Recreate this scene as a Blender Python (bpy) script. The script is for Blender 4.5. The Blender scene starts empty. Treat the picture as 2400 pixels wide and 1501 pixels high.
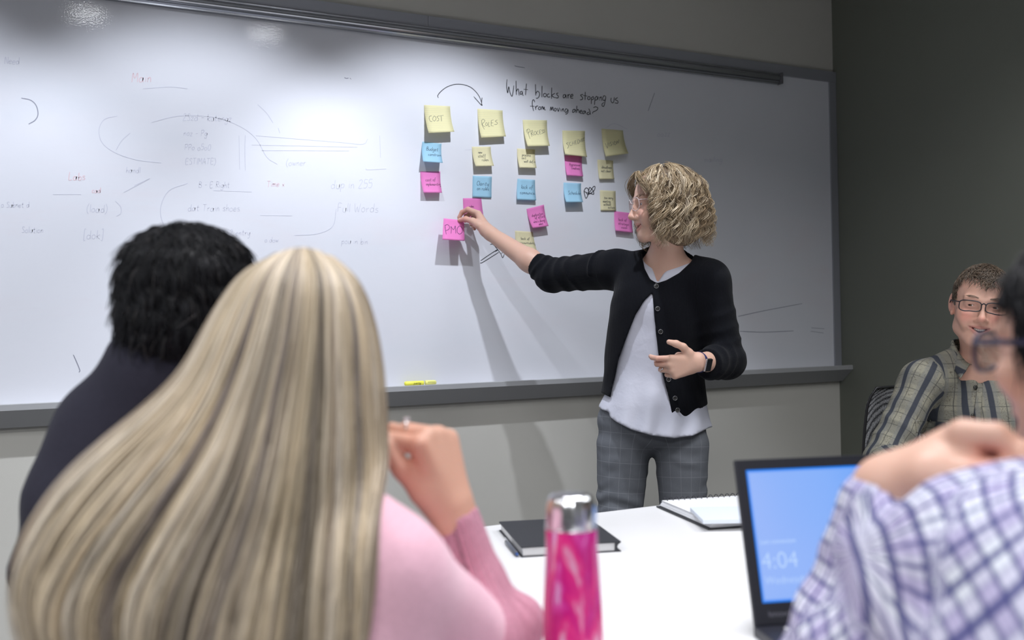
import bpy, bmesh, math, random
import numpy as np
from mathutils import Vector, Matrix
from mathutils.bvhtree import BVHTree
random.seed(7); rng = np.random.default_rng(7)
SC = bpy.context.scene
COL = SC.collection

# ------------------------------------------------------------------ camera
FPX = 2350.0                       # focal length in pixels of the 2400 px wide frame
YAW, PITCH, ROLL = math.radians(27.7), math.radians(.43), math.radians(1.07)
CAM = np.array([0, -3.35, 1.2])
FW = np.array([math.sin(YAW)*math.cos(PITCH), math.cos(YAW)*math.cos(PITCH), math.sin(PITCH)])
RH = np.array([math.cos(YAW), -math.sin(YAW), 0.0])      # level right
FH = np.array([math.sin(YAW), math.cos(YAW), 0.0])       # level forward
ZU = np.array([0, 0, 1.0])
_up = np.cross(RH, FW)
RT = RH*math.cos(ROLL) - _up*math.sin(ROLL)
UP = _up*math.cos(ROLL) + RH*math.sin(ROLL)
def ray(px, py): return FW + RT*(px-1200)/FPX + UP*(750.5-py)/FPX
def A(px, py, d): return CAM + ray(px, py)*d
def onwall(px, py, y=0.0):
    r = ray(px, py); return CAM + r*((y-CAM[1])/r[1])
def onz(px, py, z):
    r = ray(px, py); return CAM + r*((z-CAM[2])/r[2])
def proj(P):
    v = P-CAM; d = v@FW
    return 1200+FPX*(v@RT)/d, 750.5-FPX*(v@UP)/d, d
cd = bpy.data.cameras.new('camera'); cam = bpy.data.objects.new('camera', cd); COL.objects.link(cam)
M = Matrix(((RT[0], UP[0], -FW[0], CAM[0]), (RT[1], UP[1], -FW[1], CAM[1]), (RT[2], UP[2], -FW[2], CAM[2]), (0, 0, 0, 1)))
cam.matrix_world = M
cd.sensor_width = 36; cd.lens = FPX/2400*36; cd.clip_start = .05
cd.dof.use_dof = True; cd.dof.focus_distance = 3.15; cd.dof.aperture_fstop = 2.8
SC.camera = cam

# ------------------------------------------------------------------ light, world, exposure
SC.view_settings.view_transform = 'Standard'; SC.view_settings.look = 'None'
SC.view_settings.gamma = 1; SC.view_settings.use_curve_mapping = False
SC.view_settings.exposure = 0.0
w = bpy.data.worlds.new('world'); SC.world = w; w.use_nodes = True
w.node_tree.nodes['Background'].inputs[0].default_value = (.6, .65, .8, 1)
w.node_tree.nodes['Background'].inputs[1].default_value = .15
def area(name, loc, sx, sy, power, col, target=None, spread=math.pi):
    l = bpy.data.lights.new(name, 'AREA'); l.shape = 'RECTANGLE'; l.size = sx; l.size_y = sy
    l.energy = power; l.color = col; l.spread = spread
    o = bpy.data.objects.new(name, l); o.location = loc; COL.objects.link(o)
    if target is not None:
        o.rotation_euler = (Vector(target)-Vector(loc)).to_track_quat('-Z', 'Y').to_euler()
    return o
def spot(name, loc, target, power, ang, blend, col, r=.03):
    l = bpy.data.lights.new(name, 'SPOT'); l.energy = power; l.spot_size = math.radians(ang); l.spot_blend = blend
    l.color = col; l.shadow_soft_size = r
    o = bpy.data.objects.new(name, l); o.location = loc; COL.objects.link(o)
    o.rotation_euler = (Vector(target)-Vector(loc)).to_track_quat('-Z', 'Y').to_euler()
    return o
CEIL = 2.75
WASH = [(-.32, 54), (.62, 62), (1.46, 76)]
for i, (x, p) in enumerate(WASH):
    spot('wall_wash_light', (x, -1.05, 2.69), (x, -.0, .75), p, 80, .5, (.87, .915, 1.0), .022)
area('ceiling_fill_light', (1.1, -2.25, CEIL-.03), 1.2, .6, 19, (.97, .97, 1.0), spread=math.radians(125))  # broad stand-in for the unseen downlights above the table
area('ceiling_fill_light', (-.55, -4.4, CEIL-.03), 1.2, .6, 70, (.95, .97, 1.0), spread=math.radians(165))  # unseen fill behind the camera, added to raise the ambient level
area('ceiling_fill_light', (-1.3, -2.1, CEIL-.03), 1.2, .6, 40, (.95, .97, 1.0), spread=math.radians(130))  # unseen fill on the left, added for ambient light
area('ceiling_fill_light', (2.6, -2.3, CEIL-.03), .6, 1.2, 20, (.95, .97, 1.0), spread=math.radians(135))  # unseen fill, added to brighten the right wall

# ------------------------------------------------------------------ helpers: objects
def link(name, me, mat=None, parent=None):
    o = bpy.data.objects.new(name, me); COL.objects.link(o)
    if mat is not None:
        for m_ in (mat if isinstance(mat, (list, tuple)) else [mat]): me.materials.append(m_)
    if parent is not None: o.parent = parent
    return o
def tag(o, label, cat, group=None):
    o['label'] = label; o['category'] = cat
    if group: o['group'] = group
    return o
def struct(o): o['kind'] = 'structure'; return o
def thing(name, label, cat, group=None):
    o = bpy.data.objects.new(name, None); o.empty_display_size = .05; COL.objects.link(o)
    return tag(o, label, cat, group)
def settle(root, loc):
    """move an Empty to its thing's base, children staying put"""
    loc = Vector(loc); root.location = loc
    for c in root.children: c.location = c.location - loc
def mesh(name, V, F, mat=None, parent=None, smooth=False, cols=None, pat=None, uv=None):
    me = bpy.data.meshes.new(name)
    V = np.asarray(V, dtype=np.float32)
    if isinstance(F, np.ndarray):
        n = len(F); k = F.shape[1]
        me.vertices.add(len(V)); me.vertices.foreach_set('co', V.ravel())
        me.loops.add(n*k); me.loops.foreach_set('vertex_index', F.astype(np.int32).ravel())
        me.polygons.add(n); me.polygons.foreach_set('loop_start', np.arange(0, n*k, k, dtype=np.int32))
        me.polygons.foreach_set('loop_total', np.full(n, k, dtype=np.int32))
        me.update(calc_edges=True)
    else:
        me.from_pydata([tuple(map(float, v)) for v in V], [], [tuple(f) for f in F]); me.update()
    if smooth: me.polygons.foreach_set('use_smooth', np.ones(len(me.polygons), dtype=bool))
    if cols is not None:
        a = me.color_attributes.new('Col', 'FLOAT_COLOR', 'POINT')
        c = np.ones((len(V), 4), dtype=np.float32); c[:, :3] = cols
        a.data.foreach_set('color', c.ravel())
    if pat is not None:
        a = me.attributes.new('pat', 'FLOAT_VECTOR', 'POINT')
        c = np.zeros((len(V), 3), dtype=np.float32); c[:, :pat.shape[1]] = pat
        a.data.foreach_set('vector', c.ravel())
    me.validate()
    return link(name, me, mat, parent)
def boxm(name, lo, hi, mat, parent=None, bevel=0.0, R=None, c=None):
    """box from lo to hi (in the frame R at c when given), edges bevelled"""
    bm = bmesh.new(); bmesh.ops.create_cube(bm, size=1)
    lo = np.array(lo, float); hi = np.array(hi, float)
    for v in bm.verts:
        v.co = Vector([lo[i]+(v.co[i]+.5)*(hi[i]-lo[i]) for i in range(3)])
    if bevel > 0:
        bmesh.ops.bevel(bm, geom=list(bm.edges), offset=bevel, segments=2, profile=.6, affect='EDGES')
    if R is not None:
        for v in bm.verts:
            p = np.array(c)+R.T@np.array(v.co); v.co = Vector(p)
    me = bpy.data.meshes.new(name); bm.to_mesh(me); bm.free()
    if bevel > 0: me.polygons.foreach_set('use_smooth', np.zeros(len(me.polygons), dtype=bool))
    return link(name, me, mat, parent)
def frame(f, up):
    """rows: x (f cross up), y = f, z"""
    f = np.array(f, float); f /= np.linalg.norm(f)
    x = np.cross(f, up); x /= np.linalg.norm(x)
    return np.array([x, f, np.cross(x, f)])
def nrm(v): v = np.asarray(v, float); return v/np.linalg.norm(v)
def catmull(P, n=6, closed=False):
    P = np.asarray(P, float)
    if len(P) < 3: return P
    Q = np.vstack([2*P[0]-P[1], P, 2*P[-1]-P[-2]])
    t = np.linspace(0, 1, n, endpoint=False)[:, None]; out = []
    for i in range(1, len(Q)-2):
        a, b, c, d = Q[i-1], Q[i], Q[i+1], Q[i+2]
        out.append(.5*((2*b)+(c-a)*t+(2*a-5*b+4*c-d)*t**2+(3*b-a-3*c+d)*t**3))
    out.append(P[-1:]); return np.vstack(out)
def resample(P, n):
    P = np.asarray(P, float); s = np.r_[0, np.cumsum(np.linalg.norm(np.diff(P, axis=0), axis=1))]
    t = np.linspace(0, s[-1], n); return np.stack([np.interp(t, s, P[:, i]) for i in range(P.shape[1])], 1)
def tubes(name, strands, mat, parent=None, sides=4, cols=None, flat=1.0, smooth=True, updir=None):
    """strands: list of (pts Nx3, radii N). One mesh; flat<1 squashes the section."""
    VV, FF, CC = [], [], []; off = 0
    ang = np.arange(sides)*2*math.pi/sides
    for si, (P, r) in enumerate(strands):
        P = np.asarray(P, float); n = len(P); r = np.broadcast_to(np.asarray(r, float), (n,))
        T = np.gradient(P, axis=0); T /= np.linalg.norm(T, axis=1)[:, None]+1e-12
        ref = np.array([.3, .2, .93]) if updir is None else updir
        if abs(T.mean(0)@ref) > .85*np.linalg.norm(T.mean(0)): ref = np.array([1, .1, .05])
        N = np.cross(T, ref); N /= np.linalg.norm(N, axis=1)[:, None]+1e-12; B = np.cross(T, N)
        V = P[:, None, :]+(N[:, None, :]*np.cos(ang)[None, :, None]+B[:, None, :]*(flat*np.sin(ang))[None, :, None])*r[:, None, None]
        V = V.reshape(-1, 3)
        i = np.arange(n-1)[:, None]*sides; j = np.arange(sides)[None, :]; k = (j+1) % sides
        F = np.stack([i+j, i+k, i+sides+k, i+sides+j], -1).reshape(-1, 4)
        VV.append(V); FF.append(F+off)
        if cols is not None: CC.append(np.repeat(np.asarray(cols[si])[None], len(V), 0))
        # end caps as degenerate-free quads
        if sides == 4:
            FF.append(np.array([[3, 2, 1, 0], [0, 1, 2, 3]])+np.array([[off], [off+(n-1)*4]]))
        off += len(V)
    F = np.vstack(FF)
    return mesh(name, np.vstack(VV), F, mat, parent, smooth, cols=np.vstack(CC) if cols is not None else None)
def lathe(name, prof, mat, parent=None, c=(0, 0, 0), seg=48, axis=None, cols=None):
    prof = np.array(prof, float); n = len(prof); a = np.arange(seg)*2*math.pi/seg
    V = np.stack([prof[:, 0:1]*np.cos(a), prof[:, 0:1]*np.sin(a), np.repeat(prof[:, 1:2], seg, 1)], -1).reshape(-1, 3)
    if axis is not None:
        z = nrm(axis); x = nrm(np.cross(z, [.3, .9, .1])); y = np.cross(z, x); V = V@np.array([x, y, z])
    V = V+np.array(c)
    i = np.arange(n-1)[:, None]*seg; j = np.arange(seg)[None, :]; k = (j+1) % seg
    F = np.stack([i+j, i+k, i+seg+k, i+seg+j], -1).reshape(-1, 4)
    return mesh(name, V, F, mat, parent, True)

# ------------------------------------------------------------------ helpers: materials
def mat(name, col=(.8, .8, .8), rough=.5, metal=0.0, **kw):
    m = bpy.data.materials.new(name); m.use_nodes = True
    b = m.node_tree.nodes['Principled BSDF']
    b.inputs['Base Color'].default_value = (*col, 1); b.inputs['Roughness'].default_value = rough
    b.inputs['Metallic'].default_value = metal
    for k, v in kw.items(): b.inputs[k.replace('_', ' ')].default_value = v
    return m
class NT:
    """tiny node-graph helper"""
    def __init__(s, m): s.m = m; s.t = m.node_tree; s.b = s.t.nodes.get('Principled BSDF')
    def n(s, typ, **kw):
        nd = s.t.nodes.new(typ)
        for k, v in kw.items(): setattr(nd, k, v)
        return nd
    def l(s, a, b): s.t.links.new(a, b)
    def math(s, op, a, b=None, c=None):
        nd = s.n('ShaderNodeMath', operation=op)
        for i, v in enumerate((a, b, c)):
            if v is None: continue
            if isinstance(v, (int, float)): nd.inputs[i].default_value = v
            else: s.l(v, nd.inputs[i])
        return nd.outputs[0]
    def mix(s, f, a, b, mode='MIX'):
        nd = s.n('ShaderNodeMix', data_type='RGBA', blend_type=mode)
        for i, v in ((0, f), (6, a), (7, b)):
            if isinstance(v, (int, float)): nd.inputs[i].default_value = v
            elif isinstance(v, tuple): nd.inputs[i].default_value = (*v, 1)
            else: s.l(v, nd.inputs[i])
        return nd.outputs[2]
    def noise(s, vec, scale, detail=2, rough=.5, dist=0.0):
        nd = s.n('ShaderNodeTexNoise'); nd.inputs['Scale'].default_value = scale
        nd.inputs['Detail'].default_value = detail; nd.inputs['Roughness'].default_value = rough
        nd.inputs['Distortion'].default_value = dist
        if vec is not None: s.l(vec, nd.inputs['Vector'])
        return nd.outputs[0]
    def ramp(s, f, stops):
        nd = s.n('ShaderNodeValToRGB'); e = nd.color_ramp.elements
        while len(e) < len(stops): e.new(.5)
        for x, (p, c) in zip(e, stops): x.position = p; x.color = (*c, 1) if len(c) == 3 else c
        s.l(f, nd.inputs[0]); return nd.outputs[0]
    def bump(s, h, strength, dist=.001):
        nd = s.n('ShaderNodeBump'); nd.inputs['Strength'].default_value = strength; nd.inputs['Distance'].default_value = dist
        s.l(h, nd.inputs['Height']); s.l(nd.outputs[0], s.b.inputs['Normal']); return nd.outputs[0]
    def obj(s): return s.n('ShaderNodeTexCoord').outputs['Object']
    def attr(s, name): return s.n('ShaderNodeAttribute', attribute_name=name)
    def base(s, c): s.l(c, s.b.inputs['Base Color'])
    def sep(s, v):
        nd = s.n('ShaderNodeSeparateXYZ'); s.l(v, nd.inputs[0]); return nd.outputs
    def scale(s, v, sc):
        nd = s.n('ShaderNodeMapping'); nd.inputs['Scale'].default_value = sc; s.l(v, nd.inputs[0]); return nd.outputs[0]

# ------------------------------------------------------------------ helpers: implicit surfaces (bodies, clothes)
def smin(a, b, k):
    h = np.clip(.5+.5*(b-a)/k, 0, 1); return b*(1-h)+a*h-k*h*(1-h)
class SDF:
    def __init__(s): s.p = []
    def cap(s, a, b, ra, rb=None, k=.01, sub=False):
        a = np.asarray(a, float); b = np.asarray(b, float); rb = ra if rb is None else rb
        s.p.append(('c', (a, b-a, max(((b-a)**2).sum(), 1e-9), ra, rb), k, sub, (a+b)/2, np.linalg.norm(b-a)/2+max(ra, rb))); return s
    def ell(s, c, r, R=None, k=.01, sub=False):
        r = np.broadcast_to(np.asarray(r, float), (3,)).copy()
        s.p.append(('e', (np.asarray(c, float), r, R), k, sub, np.asarray(c, float), r.max())); return s
    def box(s, c, h, R=None, rd=.004, k=.001, sub=False):
        h = np.asarray(h, float)
        s.p.append(('b', (np.asarray(c, float), h-rd, R, rd), k, sub, np.asarray(c, float), np.linalg.norm(h))); return s
    def add(s, other): s.p += other.p; return s
    def chain(s, pts, rad, k=.01):
        for i in range(len(pts)-1): s.cap(pts[i], pts[i+1], rad[i], rad[i+1], k)
        return s
    @staticmethod
    def one(pr, P):
        t, q = pr[0], pr[1]
        if t == 'c':
            a, ab, l2, ra, rb = q; v = P-a; h = np.clip(v@ab/l2, 0, 1)
            return np.sqrt(((v-h[:, None]*ab)**2).sum(1))-(ra+(rb-ra)*h)
        if t == 'e':
            c, r, R = q; v = P-c
            if R is not None: v = v@R.T
            k0 = np.sqrt(((v/r)**2).sum(1)); k1 = np.sqrt(((v/(r*r))**2).sum(1))+1e-9
            return k0*(k0-1)/k1
        c, h, R, rd = q; v = P-c
        if R is not None: v = v@R.T
        v = np.abs(v)-h
        return np.sqrt((np.maximum(v, 0)**2).sum(1))+np.minimum(v.max(1), 0)-rd
    def ev(s, P, idx=None):
        d = np.full(len(P), .5)
        for i in (range(len(s.p)) if idx is None else idx):
            pr = s.p[i]; e = SDF.one(pr, P)
            d = -smin(-d, e, pr[2]) if pr[3] else smin(d, e, pr[2])
        return d
def axis_steps(lo, hi, coarse, fine=()):
    """grid coordinates with spacing `coarse`, finer inside the (a, b, step) intervals"""
    out = [lo]; x = lo
    while x < hi:
        st = coarse
        for a, b, f in fine:
            if a-.02 < x < b+.02:
                g = max(0, max(a-x, x-b)/.02); st = min(st, f+(coarse-f)*g)
        x += st; out.append(x)
    return np.array(out)
def surface(name, sdf, axes, matl, parent=None, post=None, color=None, pat=None, smoothit=1, margin=.03):
    xs, ys, zs = axes; nx, ny, nz = map(len, axes)
    D = np.full((nx, ny, nz), .5, dtype=np.float32); B = 14
    pc = np.array([p[4] for p in sdf.p]); prd = np.array([p[5]+p[2]*1.6 for p in sdf.p]); isub = np.array([p[3] for p in sdf.p])
    for i0 in range(0, nx, B):
        X = xs[i0:i0+B]
        for j0 in range(0, ny, B):
            Y = ys[j0:j0+B]
            for k0 in range(0, nz, B):
                Z = zs[k0:k0+B]
                c = np.array([(X[0]+X[-1])/2, (Y[0]+Y[-1])/2, (Z[0]+Z[-1])/2])
                h = .5*math.sqrt((X[-1]-X[0])**2+(Y[-1]-Y[0])**2+(Z[-1]-Z[0])**2)
                lb = np.linalg.norm(pc-c, axis=1)-prd-h
                idx = np.nonzero(lb < margin)[0]
                if len(idx) == 0 or isub[idx].all(): continue
                dc = sdf.ev(c[None], idx)[0]
                if post is None and abs(dc) > h*1.25+margin:
                    D[i0:i0+len(X), j0:j0+len(Y), k0:k0+len(Z)] = dc; continue
                if post is not None and dc > h*1.25+margin: continue
                G = np.stack(np.meshgrid(X, Y, Z, indexing='ij'), -1).reshape(-1, 3)
                d = sdf.ev(G, idx)
                if post is not None: d = post(G, d)
                D[i0:i0+len(X), j0:j0+len(Y), k0:k0+len(Z)] = d.reshape(len(X), len(Y), len(Z))
    D[[0, -1]] = .5; D[:, [0, -1]] = .5; D[:, :, [0, -1]] = .5
    I = D < 0; C = I.astype(np.int8)
    n8 = sum(C[a:nx-1+a, b:ny-1+b, c:nz-1+c] for a in (0, 1) for b in (0, 1) for c in (0, 1))
    act = np.argwhere((n8 > 0) & (n8 < 8))
    ids = np.full(n8.shape, -1, dtype=np.int32); ids[tuple(act.T)] = np.arange(len(act))
    co = [(a, b, c) for a in (0, 1) for b in (0, 1) for c in (0, 1)]
    vals = np.stack([D[act[:, 0]+a, act[:, 1]+b, act[:, 2]+c] for a, b, c in co], 1).astype(float)
    S = np.zeros((len(act), 3)); N = np.zeros(len(act))
    for e0 in range(8):
        for e1 in range(e0+1, 8):
            q0, q1 = np.array(co[e0]), np.array(co[e1])
            if np.abs(q0-q1).sum() != 1: continue
            v0, v1 = vals[:, e0], vals[:, e1]; m = (v0 < 0) != (v1 < 0)
            t = np.where(m, v0/(v0-v1+1e-12), 0)
            S += np.where(m[:, None], q0+t[:, None]*(q1-q0), 0); N += m
    L = act+S/N[:, None]
    V = np.stack([np.interp(L[:, i], np.arange(len(axes[i])), axes[i]) for i in range(3)], 1)
    quads = []
    for ax in range(3):
        sl0 = [slice(None)]*3; sl1 = [slice(None)]*3; sl0[ax] = slice(0, -1); sl1[ax] = slice(1, None)
        a = I[tuple(sl0)]; b = I[tuple(sl1)]
        E = np.argwhere(a != b); sgn = a[tuple(E.T)]
        u, v = [(1, 2), (2, 0), (0, 1)][ax]
        ok = (E[:, u] > 0) & (E[:, v] > 0) & (E[:, u] < D.shape[u]-1) & (E[:, v] < D.shape[v]-1)
        E = E[ok]; sgn = sgn[ok]
        def cell(du, dv):
            q = E.copy(); q[:, u] -= du; q[:, v] -= dv; return ids[tuple(q.T)]
        Q = np.stack([cell(1, 1), cell(0, 1), cell(0, 0), cell(1, 0)], 1)
        Q[~sgn] = Q[~sgn][:, ::-1]; quads.append(Q)
    F = np.vstack(quads); F = F[(F >= 0).all(1)]
    for _ in range(smoothit):
        acc = np.zeros_like(V); cnt = np.zeros(len(V))
        for a, b in ((0, 1), (1, 2), (2, 3), (3, 0)):
            np.add.at(acc, F[:, a], V[F[:, b]]); np.add.at(cnt, F[:, a], 1)
            np.add.at(acc, F[:, b], V[F[:, a]]); np.add.at(cnt, F[:, b], 1)
        V = V*.5+.5*acc/np.maximum(cnt, 1)[:, None]
    o = mesh(name, V, F, matl, parent, True, cols=color(V) if color else None, pat=pat(V) if pat else None)
    return o
def bvh(o):
    me = o.data; return BVHTree.FromPolygons([v.co[:] for v in me.vertices], [p.vertices[:] for p in me.polygons])
def hit(t, px, py):
    r = ray(px, py); h = t.ray_cast(Vector(CAM), Vector(r))
    return (np.array(h[0]), np.array(h[1])) if h[0] is not None else (None, None)
def polysd(u, v, poly):
    """signed distance to a 2-D polygon (negative inside)"""
    P = np.asarray(poly, float); n = len(P); d = np.full(len(u), 1e18); ins = np.zeros(len(u), bool)
    for i in range(n):
        a, b = P[i], P[(i+1) % n]; e = b-a; wx = u-a[0]; wy = v-a[1]
        t = np.clip((wx*e[0]+wy*e[1])/max(e@e, 1e-9), 0, 1)
        d = np.minimum(d, (wx-e[0]*t)**2+(wy-e[1]*t)**2)
        c = (a[1] > v) != (b[1] > v)
        ins ^= c & (u < (b[0]-a[0])*(v-a[1])/(b[1]-a[1]+1e-12)+a[0])
    return np.where(ins, -1, 1)*np.sqrt(d)
def wob(P, f, seed=0):
    """cheap smooth pseudo-noise, about -1..1"""
    r = np.random.default_rng(seed); o = 0
    for i in range(4):
        k = r.normal(size=3)*f*(1+.5*i); o = o+np.sin(P@k+r.uniform(0, 6.3)+1.3*np.sin(P@(r.normal(size=3)*f*.6)+i))/(1+.5*i)
    return o/2.2
# ------------------------------------------------------------------ materials
def skin_mat(name, tint=(1, 1, 1)):
    m = mat(name, rough=.48); g = NT(m); b = g.b
    b.inputs['Subsurface Weight'].default_value = .18; b.inputs['Subsurface Radius'].default_value = (1, .35, .2)
    b.inputs['Subsurface Scale'].default_value = .008; b.inputs['Specular IOR Level'].default_value = .35
    c = g.mix(1.0, g.attr('Col').outputs['Color'], tint, 'MULTIPLY')
    n = g.noise(g.obj(), 160, 3); c2 = g.mix(g.math('MULTIPLY', n, .16), c, (.55, .22, .16)); g.base(c2)
    g.bump(g.noise(g.obj(), 900, 2), .08, .0006); return m
M_skin = skin_mat('fair_skin')
def hair_mat(name, rough=.42):
    m = mat(name, rough=rough); g = NT(m); g.base(g.attr('Col').outputs['Color'])
    g.b.inputs['Specular IOR Level'].default_value = .45; return m
M_hair = hair_mat('hair_strands'); M_blond = hair_mat('long_blond_hair', .5); M_dark = hair_mat('dark_hair', .5); M_dark.node_tree.nodes['Principled BSDF'].inputs['Specular IOR Level'].default_value = .28
M_eye = mat('eye_white', (.8, .76, .74), .15); M_iris = mat('iris', (.12, .2, .26), .1); M_pupil = mat('pupil', (.01, .01, .01), .1)
M_iris2 = mat('brown_iris', (.1, .06, .03), .1)
M_teeth = mat('teeth', (.85, .82, .76), .25); M_mouth = mat('mouth_inside', (.12, .02, .02), .5)

def knit(name, col, scale=700, strength=.5, rough=.9, rib=0):
    m = mat(name, col, rough); g = NT(m); b = g.b; b.inputs['Specular IOR Level'].default_value = .12
    b.inputs['Sheen Weight'].default_value = .05; b.inputs['Sheen Roughness'].default_value = .5
    v = g.attr('pat').outputs['Vector']; s = g.sep(v)
    if rib:
        h = g.math('SINE', g.math('MULTIPLY', s[0], rib))
        h2 = g.noise(g.obj(), scale, 2); h = g.math('ADD', g.math('MULTIPLY', h, .6), h2)
    else: h = g.noise(g.obj(), scale, 3)
    n = g.noise(g.obj(), 220, 3)
    g.base(g.mix(n, tuple(c*.8 for c in col), tuple(min(1, c*1.2) for c in col)))
    g.bump(h, strength, .0012 if not rib else .004); return m
def cloth(name, col, rough=.8, scale=1200, strength=.15):
    m = mat(name, col, rough); g = NT(m); g.b.inputs['Specular IOR Level'].default_value = .2
    g.bump(g.noise(g.obj(), scale, 2), strength, .0008); return m
def stripe(g, x, period, width, off=0.0, soft=.15):
    """1 inside a line of `width` (a share of the period), else 0"""
    f = g.math('FRACT', g.math('ADD', g.math('DIVIDE', x, period), off+100.0))
    d = g.math('ABSOLUTE', g.math('SUBTRACT', f, .5))
    return g.math('SUBTRACT', 1.0, g.math('SMOOTH_MIN', 1.0, g.math('MAXIMUM', g.math('DIVIDE', g.math('SUBTRACT', d, width/2), width*soft+.001), 0.0), .01))

# ------------------------------------------------------------------ people: heads and hands
SKIN = np.array([.62, .40, .31])
class Head:
    def __init__(s, c, f, up, sc=1.0, fem=False, smile=0.0, slit=.0048, jaw=1.0, mouth_open=0.0):
        s.c = np.asarray(c, float); s.R = frame(f, up); s.sc = sc; s.fem = fem; s.smile = smile; s.slit = slit; s.jaw = jaw; s.mo = mouth_open
    def w(s, x, y, z): return s.c+(np.array([x, y, z])*s.sc)@s.R
    def loc(s, P): return ((P-s.c)@s.R.T)/s.sc
    def prims(s, S, neck_to=None, neck_r=.052):
        k = s.sc; R = s.R; w = s.w; j = s.jaw
        E = lambda c, r, kk=.012, sub=False: S.ell(w(*c), np.array(r)*k, R, kk*k, sub)
        Cp = lambda a, b, ra, rb, kk=.01, sub=False: S.cap(w(*a), w(*b), ra*k, rb*k, kk*k, sub)
        E((0, -.012, .025), (.074, .097, .088)); E((0, .02, -.035), (.060*j, .067, .074), .02)
        E((0, .066, -.096), (.021*j, .018, .018), .022)
        for q in (-1, 1):
            Cp((q*.043*j, .01, -.07), (q*.018, .06, -.1), .018, .014, .022)
            E((q*.041, .056, -.028), (.022, .021, .018), .02)
            if s.smile: E((q*.040, .066, -.041), (.015, .014, .013), .018)
            Cp((q*.044, .070, .019), (q*.014, .079, .015), .008, .0075, .016)
            E((q*.032, .094, -.003), (.020, .016, .0125), .012, True)
            E((q*.032, .0665, -.001), (.0165, .0142, .0142), .004)
            E((q*.0325, .086, -.001), (.0145, .013, s.slit), .0015, True)
            Cp((q*.0105, .092, -.041), (q*.0125, .085, -.042), .0060, .006, .006)
            E((q*.0062, .099, -.0475), (.0032, .006, .003), .003, True)
            # ear
            ca, sa = math.cos(.45), math.sin(.45)*q; Re = np.array([[ca, sa, 0], [-sa, ca, 0], [0, 0, 1]])@np.array([[1, 0, 0], [0, .97, -.22], [0, .22, .97]])@R
            S.ell(w(q*.0765, -.014, -.002), np.array([.0055, .0175, .030])*k, Re, .006*k); S.ell(w(q*.0815, -.009, .001), np.array([.0045, .010, .019])*k, Re, .003*k, True)
            E((q*.0735, -.004, -.030), (.005, .008, .008), .005)
        Cp((0, .079, .010), (0, .102, -.034), .0070, .0082, .011); E((0, .1005, -.0365), (.0092, .0092, .0085), .008)
        # mouth
        o = s.mo; sm = s.smile; wd = .023+.009*sm; cz = -.066+.007*sm; cy = .0765-.006*sm
        for q in (-1, 1):
            Cp((0, .0818, -.0605), (q*wd, cy, cz+.001), .0046, .0022, .007); Cp((0, .0808, -.0735-o), (q*wd, cy, cz-.001), .0052, .0022, .007)
            if sm: E((q*(wd+.008), .066, cz+.004), (.008, .012, .014), .014)
        zc = -.0668-o*.5
        for q in (-1, 1):
            h = .0011+o*.5
            for y_ in (.072, .080, .088, .096): Cp((0, y_, zc), (q*wd*.95, y_-.004, cz), h, .0010, .0015, True)
        if neck_to is not None:
            S.cap(w(0, -.02, -.06), neck_to, neck_r*k*.95, neck_r, .03)
    def skin(s, P, base=SKIN, red=1.0):
        L = s.loc(P); c = np.repeat(base[None], len(P), 0).astype(float)
        def blob(cx, cy, cz, r, col, a):
            nonlocal c
            d = ((np.abs(L[:, 0])-cx)/r[0])**2+((L[:, 1]-cy)/r[1])**2+((L[:, 2]-cz)/r[2])**2
            t = (a*np.exp(-d*1.2))[:, None]; c = c*(1-t)+np.array(col)*t
        near = np.abs(L).max(1) < .16
        blob(.040, .075, -.032, (.022, .04, .02), (.66, .25, .2), .55*red); blob(0, .115, -.036, (.013, .02, .012), (.66, .27, .22), .5*red)
        blob(.08, -.01, -.01, (.02, .03, .04), (.62, .25, .2), .5); blob(.032, .08, -.002, (.018, .03, .012), (.45, .24, .2), .45)
        # lips
        wd = .0235+.009*s.smile; ux = np.clip(np.abs(L[:, 0])/wd, 0, 1.2); cz = -.066+.007*s.smile
        zu = -.0555*(1-ux**1.6)+cz*ux**1.6; zl = (-.0795-s.mo)*(1-ux**1.6)+cz*ux**1.6
        m = np.minimum(zu-L[:, 2], L[:, 2]-zl)
        t = np.where((L[:, 1] > .055) & (ux < 1.05) & (np.abs(L[:, 2]+.067) < .03), np.clip(m/.0015, 0, .8), 0)[:, None]
        c = c*(1-t)+np.array([.50, .22, .19])*t
        deep = (L[:, 1] < .0775-3*L[:, 0]**2) & (L[:, 1] > .05) & (np.abs(L[:, 2]+.067) < .014) & (np.abs(L[:, 0]) < .02) & (s.mo > 0)
        c[deep] = (.15, .03, .03)
        c[~near] = base; return c
    def eyes(s, parent, look=None, iris=None):
        lk = s.R[1] if look is None else nrm(look)
        for q in (-1, 1):
            c = s.w(q*.032, .0655, -.001); r = .0123*s.sc; ax = lk
            prof = [(0, -r)]+[(r*math.sin(a), -r*math.cos(a)) for a in np.linspace(.2, math.pi-.52, 16)]
            e = lathe('eye', prof+[(r*.49, r*.875)], M_eye, parent, c, 24, ax)
            i = lathe('iris', [(r*.50, r*.872), (r*.3, r*.93), (r*.18, r*.94)], iris or M_iris, e, c, 20, ax)
            lathe('pupil', [(r*.19, r*.94), (r*.1, r*.955), (0, r*.96)], M_pupil, e, c, 16, ax)
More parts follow.
